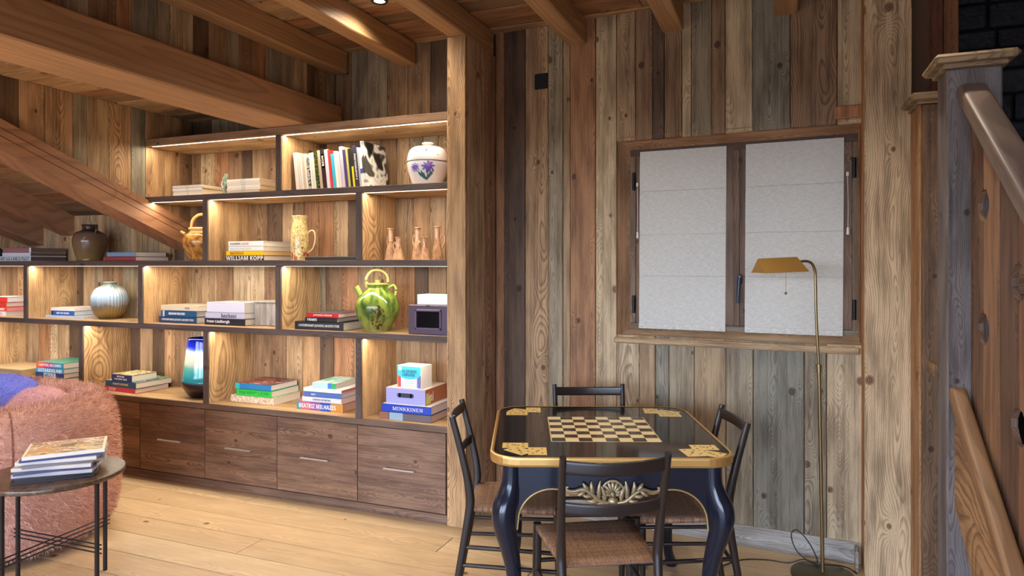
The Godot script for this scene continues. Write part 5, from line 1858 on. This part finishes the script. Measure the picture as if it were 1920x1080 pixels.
	obj("handle_slot", st, mat([50, 54, 74], 0.7), o)
	lettering(o, "side_lettering", "Tirol", Vector3(0.2655, 0.045, -0.05), 0.085, 0.06, mat([236, 232, 220], 0.5), false, true, Basis(Vector3.UP, PI / 2))
	st = S()
	cbox(st, Vector3(0.2644, 0.03, -0.035), Vector3(0.0006, 0.05, 0.055), 0.0)
	obj("side_patch", st, mat([206, 206, 62], 0.5), o)
	st = S()
	cbox(st, Vector3(0.132, 0.0925, -0.135), Vector3(0.26, 0.001, 0.26), 0.0)
	obj("lid_sheet", st, mat([222, 214, 210], 0.5), o)
	var yb := y + 0.0935
	o = thing("quiz_box", "white and turquoise box lettered with a library title, topmost near the post", "box", Vector3(-2.1, yb, -3.47), -0.06)
	st = S()
	cbox(st, Vector3(0.082, 0.065, -0.06), Vector3(0.164, 0.13, 0.12), 0.0015)
	obj("carton", st, mat([236, 236, 234], 0.45), o)
	st = S()
	var arc := PackedVector2Array([Vector2(0.002, 0.126), Vector2(0.002, 0.085)])
	for k in 13:
		var a := PI + PI * k / 12.0
		arc.append(Vector2(0.082 + cos(a) * 0.08, 0.085 + sin(a) * 0.034))
	arc.append(Vector2(0.162, 0.126))
	slab(st, arc, 0.0006, lin([66, 190, 214]), Transform3D(Basis.IDENTITY, Vector3(0, 0, 0.0005)))
	for s in [[0.006, [226, 110, 70]], [0.014, [200, 70, 70]], [0.022, [180, 60, 90]], [0.14, [90, 110, 190]], [0.149, [70, 80, 160]], [0.158, [60, 70, 130]]]:
		cbox(st, Vector3(s[0], 0.04, 0.0003), Vector3(0.0075, 0.074, 0.0006), 0.0, lin(s[1]))
	for k in 3:
		cbox(st, Vector3(0.082, 0.016 + 0.012 * k, 0.0003), Vector3(0.07, 0.0022, 0.0005), 0.0, lin([150, 152, 176]))
	obj("front_print", st, paint, o, "turquoise title panel")
	st = S()
	rod(st, Vector3(0.02, 0.112, 0.0008), Vector3(0.02, 0.112, 0.0014), 0.011, 0.011, 20)
	obj("sticker", st, mat([240, 240, 244], 0.4), o)
	lettering(o, "title", "LA GRANDE", Vector3(0.085, 0.098, 0.0012), 0.1, 0.017, mat([24, 74, 92], 0.5), false, true)
	lettering(o, "title", "LIBRAIRIE", Vector3(0.08, 0.078, 0.0012), 0.085, 0.017, mat([24, 74, 92], 0.5), false, true)
	# --- second shelf
	stack(-5.9, Y[1], -3.5, 0.0, [
		[0.24, 0.033, 0.2, 0, 0, [226, 224, 222], "white book at the bottom of the red and white pile", {"title": "ALL", "wide": 0.2, "mid": 0.72, "tall": 0.5, "ink": [200, 60, 50]}],
		[0.24, 0.035, 0.2, 0.01, 0, [212, 70, 50], "orange-red book in the red and white pile, second from below", {"title": "WINE", "wide": 0.26, "mid": 0.75, "tall": 0.5, "paper": [226, 150, 150]}],
		[0.245, 0.035, 0.2, 0, 0, [198, 50, 42], "dark red book in the red and white pile, second from the top", {}],
		[0.25, 0.042, 0.2, 0.005, 0, [206, 48, 40], "bright red book on top of the red and white pile", {"paper": [222, 228, 232], "front": mat([226, 230, 232], 0.4)}]], "books on the second shelf")
	stack(-5.2, Y[1], -3.5, 0.0, [
		[0.41, 0.02, 0.24, 0, 0, [176, 190, 208], "wide pale grey-blue book under the blue book by the globe vase", {"soft": true}],
		[0.25, 0.034, 0.24, 0.065, 0, [28, 92, 170], "bright blue book by the globe vase", {"title": "ART DE VIVRE", "wide": 0.55, "tall": 0.4, "bands": [[0.0, 0.09, [24, 40, 80]]]}],
		[0.26, 0.022, 0.25, 0.06, 0, [226, 224, 220], "white book on top of the blue book by the globe vase", {"soft": true}]], "books on the second shelf")
	stack(-4.016, Y[1], -3.485, 0.0, [
		[0.345, 0.044, 0.27, 0, 0, [30, 62, 98], "dark blue architecture book at the bottom of the left pile", {"title": "CONTEMPORARY JAPANESE ARCHITECTURE", "wide": 0.84, "tall": 0.36, "serif": true}],
		[0.325, 0.041, 0.27, 0.02, 0, [24, 78, 118], "teal blue book with white title above the dark blue architecture book", {"title": "DESIGN NEW YORK STREET", "wide": 0.46, "tall": 0.4, "mid": 0.45, "bands": [[0.05, 0.1, [180, 206, 220]]]}],
		[0.345, 0.036, 0.26, 0.02, 0.0, [206, 192, 168], "cream book on top of the dark blue and teal books", {"title": "MODERN", "wide": 0.12, "mid": 0.7, "tall": 0.3, "ink": [60, 60, 90]}]], "books on the second shelf")
	stack(-3.59, Y[1], -3.475, 0.0, [
		[0.345, 0.044, 0.24, 0, 0, [30, 32, 42], "black photography book with white title at the bottom of its pile", {"title": "Peter Lindbergh", "wide": 0.56, "tall": 0.56, "mid": 0.34}],
		[0.335, 0.04, 0.24, 0.008, 0, [186, 186, 206], "lilac-grey book with black lowercase title", {"title": "bauhaus", "wide": 0.38, "tall": 0.7, "mid": 0.6, "ink": [40, 40, 56]}],
		[0.32, 0.066, 0.24, 0.02, 0, [206, 206, 222], "thick pale lilac book topping the pile with the black photography book", {"paper": [214, 212, 204]}]], "books on the second shelf")
	o = thing("grey_box", "grey weathered wooden box standing behind the pile of pale books", "box", Vector3(-3.085, Y[1], -3.63))
	board(o, "body", Vector3(0, 0.078, 0), Vector3(0.26, 0.15, 0.2), 1, [186, 182, 176], [wood[3]])
	board(o, "lid", Vector3(0, 0.158, 0), Vector3(0.27, 0.012, 0.21), 0, [196, 190, 182], [wood[3]])
	stack(-2.81, Y[1], -3.43, 0.0, [
		[0.36, 0.05, 0.27, 0, 0, [34, 36, 42], "large black architecture book under the red book", {"title": "CONTEMPORARY JAPANESE ARCHITECTURE", "wide": 0.84, "tall": 0.36, "serif": true}],
		[0.235, 0.026, 0.24, 0.08, 0, [28, 28, 34], "thin black book between the red book and the large black one", {"title": "FRAMES", "wide": 0.3, "mid": 0.22, "tall": 0.6}],
		[0.235, 0.028, 0.24, 0.09, 0, [206, 36, 38], "red book topping the pile beside the green jug", {"title": "JAPANESE DESIGN", "wide": 0.58, "tall": 0.4, "front": mat([80, 84, 92], 0.4)}]], "books on the second shelf")
	o = thing("display_box", "aubergine leather box with small dark screen next to the post", "box", Vector3(-2.0, Y[1], -3.425))
	st = S()
	cbox(st, Vector3(0.13, 0.085, -0.08), Vector3(0.26, 0.17, 0.16), 0.004)
	obj("case", st, mat([66, 44, 70], 0.45), o)
	st = S()
	for f in [[0.13, 0.139, 0.17, 0.012], [0.13, 0.035, 0.17, 0.012], [0.051, 0.087, 0.012, 0.116], [0.209, 0.087, 0.012, 0.116]]:
		cbox(st, Vector3(f[0], f[1], 0.002), Vector3(f[2], f[3], 0.008), 0.002)
	obj("screen_frame", st, mat([84, 60, 92], 0.4), o)
	st = S()
	cbox(st, Vector3(0.13, 0.087, 0.001), Vector3(0.146, 0.092, 0.002), 0.0)
	obj("screen", st, mat([14, 16, 22], 0.06), o, "dark glass screen")
	st = S()
	slab(st, PackedVector2Array([Vector2(0.115, 0.169), Vector2(0.145, 0.169), Vector2(0.13, 0.156)]), 0.002, Color.WHITE, Transform3D(Basis.IDENTITY, Vector3(0, 0, 0.0008)))
	obj("notch", st, mat([24, 16, 26], 0.5), o)
	book("book", "white book lying on the aubergine box", Vector3(-1.955, Y[1] + 0.1705, -3.45), 0.215, 0.058, 0.13, [232, 232, 230], [228, 226, 222], {"front": mat([150, 190, 190], 0.4)})
	# --- ledge
	stack(-5.7, Y[2], -3.48, 0.0, [
		[0.36, 0.038, 0.28, 0, 0, [226, 226, 224], "white book with black lettering at the bottom of the brown-edged pile", {"title": "MERT ALAS & MARCUS PIGGOTT", "wide": 0.94, "tall": 0.72, "ink": [22, 22, 24], "paper": [98, 80, 68]}],
		[0.33, 0.028, 0.28, 0.03, 0, [206, 204, 204], "pale grey book in the brown-edged pile at the left of the ledge", {"paper": [104, 86, 74]}],
		[0.33, 0.036, 0.28, 0.035, 0, [156, 100, 98], "dusky pink book on top of the brown-edged pile", {"paper": [110, 92, 80], "bands": [[0.94, 1.0, [226, 222, 218]]]}]], "books on the ledge")
	stack(-4.53, Y[2], -3.47, 0.0, [
		[0.31, 0.03, 0.28, 0, 0, [164, 62, 62], "red book lying under the blue-grey book on the ledge", {}],
		[0.285, 0.032, 0.26, 0.025, 0, [122, 150, 176], "blue-grey book lying on the red book on the ledge", {}]], "books on the ledge")
	stack(-3.42, Y[2], -3.485, 0.0, [
		[0.32, 0.032, 0.28, 0, 0, [36, 40, 54], "black and white striped-letter book at the bottom of the pile by the pitcher", {"title": "WILLIAM KOPP", "wide": 0.96, "tall": 0.85, "ink": [226, 222, 210]}],
		[0.31, 0.03, 0.28, 0.005, 0, [236, 190, 24], "yellow book in the pile by the pitcher", {"title": "MATISSE", "wide": 0.36, "mid": 0.3, "tall": 0.5, "ink": [120, 66, 20], "paper": [222, 200, 150]}],
		[0.29, 0.03, 0.28, 0.025, 0, [232, 230, 226], "white book above the yellow book by the pitcher", {"title": "ARCHITECTURE NOW", "wide": 0.6, "mid": 0.35, "tall": 0.4, "ink": [186, 186, 180]}],
		[0.29, 0.033, 0.28, 0.025, 0, [236, 234, 230], "white book with red and black title topping the pile by the pitcher", {"title": "ALEXANDER", "wide": 0.3, "mid": 0.2, "tall": 0.4, "ink": [60, 60, 66], "bands": []}]], "books beside the pitcher")
	lettering(get_child(get_child_count() - 1), "spine_title", "CALDER", Vector3(0.14, 0.0165, 0.0004), 0.06, 0.013, mat([206, 50, 44], 0.5), false, true)
	o = thing("slim_case", "flat black case lying right of the pitcher", "case", Vector3(-2.545, Y[2], -3.55))
	st = S()
	cbox(st, Vector3(0, 0.011, 0), Vector3(0.38, 0.022, 0.24), 0.003)
	obj("body", st, mat([32, 34, 32], 0.5), o)
	st = S()
	cbox(st, Vector3(0, 0.0115, 0.1201), Vector3(0.376, 0.0012, 0.0006), 0.0)
	obj("seam", st, mat([70, 74, 66], 0.5), o)
	# --- top shelf: two low piles of white magazines
	var n := 0
	for m in [[-3.885, 7, 0.27], [-3.405, 7, 0.275]]:
		y = Y[3]
		for k in m[1]:
			var side: String = "left of" if n < 7 else "right of"
			var rank: String = ["bottom", "second from the bottom", "third from the bottom", "middle", "third from the top", "second from the top", "top"][k]
			var th: float = 0.011 + 0.003 * ((k * 5 + n) % 2)
			book("magazine", "white magazine %s the green figurine, %s of its pile" % [side, rank] if k in [0, 6] else "white magazine %s the green figurine, %s" % [side, rank], Vector3(m[0] + rng.randf_range(0, 0.008), y, -3.48), m[2] + rng.randf_range(-0.006, 0.004), th, 0.22, mix([[232, 230, 224], [214, 210, 202], [236, 234, 228], [196, 192, 184], [222, 214, 198]]), [222, 204, 172], {"soft": true, "cat": "magazine", "group": "white magazines on the top shelf", "title": "PHILLIPS" if k > 4 else "REVUE", "wide": 0.4, "tall": 0.35, "ink": [150, 148, 146]})
			y += th + 0.0003
			n += 1
	# --- top shelf: standing books leaning to the left
	var white := [232, 228, 220]
	var row := [["white paperback standing first at the left of the upright row", 0.03, 0.245, white, ""], ["cream paperback standing second in the upright row", 0.018, 0.242, [226, 214, 190], ""], ["thin white booklet third in the upright row", 0.014, 0.238, [236, 234, 230], ""], ["thin beige booklet fourth in the upright row", 0.014, 0.236, [206, 190, 166], ""], ["ivory booklet before the zebra-patterned spine", 0.018, 0.234, [230, 222, 206], ""],
		["black and white zebra-patterned spine", 0.022, 0.208, [60, 54, 50], "zebra"], ["white book right of the zebra-patterned spine", 0.016, 0.236, white, ""], ["pale green-white book before the dark floral spine", 0.02, 0.238, [216, 222, 206], ""], ["black spine with yellow-green flowers", 0.026, 0.24, [30, 36, 26], "floral"], ["beige linen spine right of the floral one", 0.022, 0.248, [186, 170, 146], ""],
		["black and maroon spine with grey lettered label", 0.028, 0.252, [54, 26, 32], "label"], ["lilac-white spine left of the red one", 0.026, 0.25, [214, 208, 218], ""], ["narrow red spine in the upright row", 0.018, 0.246, [206, 52, 46], ""], ["cyan spine with small dot in the upright row", 0.024, 0.22, [60, 178, 212], ""], ["white book right of the cyan spine", 0.02, 0.236, white, ""], ["pale pink paperback in the upright row", 0.02, 0.232, [226, 206, 202], ""],
		["tall lavender-grey spine left of the purple one", 0.024, 0.262, [190, 184, 204], ""], ["purple spine in the upright row", 0.02, 0.24, [72, 54, 110], ""], ["olive yellow spine right of the purple one", 0.016, 0.252, [178, 176, 98], ""], ["black spine left of the yellow one", 0.016, 0.244, [38, 34, 38], ""], ["yellow and black spine in the upright row", 0.014, 0.246, [226, 200, 30], "half"], ["tall indigo black spine with white title", 0.032, 0.262, [46, 44, 66], "words"], ["thin grey spine right of the indigo one", 0.012, 0.25, [170, 172, 180], ""], ["white spine with small purple mark", 0.02, 0.246, white, "mark"]]
	var lean := deg_to_rad(6.5)
	var x := -2.835
	for b in row:
		var base := Vector3(x, Y[3] + b[1] * sin(lean) * 0.0, -3.475)
		var more := {"lean": lean, "group": "upright books on the top shelf", "soft": b[1] < 0.021}
		match b[4]:
			"zebra": more["skin"] = blotch(81, [[30, 28, 28], [226, 220, 210], [40, 36, 36], [214, 206, 196]], Vector2(2, 2), 0.05)
			"floral": more["skin"] = blotch(82, [[26, 32, 24], [40, 52, 30], [170, 190, 60], [30, 36, 26]], Vector2(2, 2), 0.05)
			"label":
				more["bands"] = [[0.0, 0.5, [34, 30, 34]], [0.12, 0.46, [96, 92, 98]]]
				more["title"] = "NOIR"
				more["mid"] = 0.29
				more["wide"] = 0.26
			"half": more["bands"] = [[0.0, 0.45, [40, 36, 30]]]
			"words":
				more["title"] = "PHOTOGRAPHY 5"
				more["wide"] = 0.6
				more["tall"] = 0.34
			"mark": more["bands"] = [[0.52, 0.64, [90, 80, 160]]]
		book("book", b[0], base + Basis(Vector3.BACK, lean) * Vector3(0, b[2], 0), b[2], b[1], 0.2 + rng.randf() * 0.02, b[3], [228, 220, 206], more)
		x += b[1] / cos(lean) + 0.0006
	var bw := blotch(83, [[20, 20, 20], [56, 57, 57], [110, 112, 112], [170, 172, 172], [216, 217, 216], [238, 238, 237], [232, 232, 231], [206, 207, 206], [240, 240, 240], [150, 151, 151], [70, 71, 71]], Vector2(1, 1), 0.012)
	book("book", "large book with black and white photograph cover leaning beside the ginger jar", Vector3(x, Y[3], -3.47) + Basis(Vector3.BACK, lean) * Vector3(0, 0.285, 0), 0.285, 0.018, 0.25, [210, 210, 208], [230, 228, 224], {"lean": lean, "group": "upright books on the top shelf", "front": bw, "skin": bw})
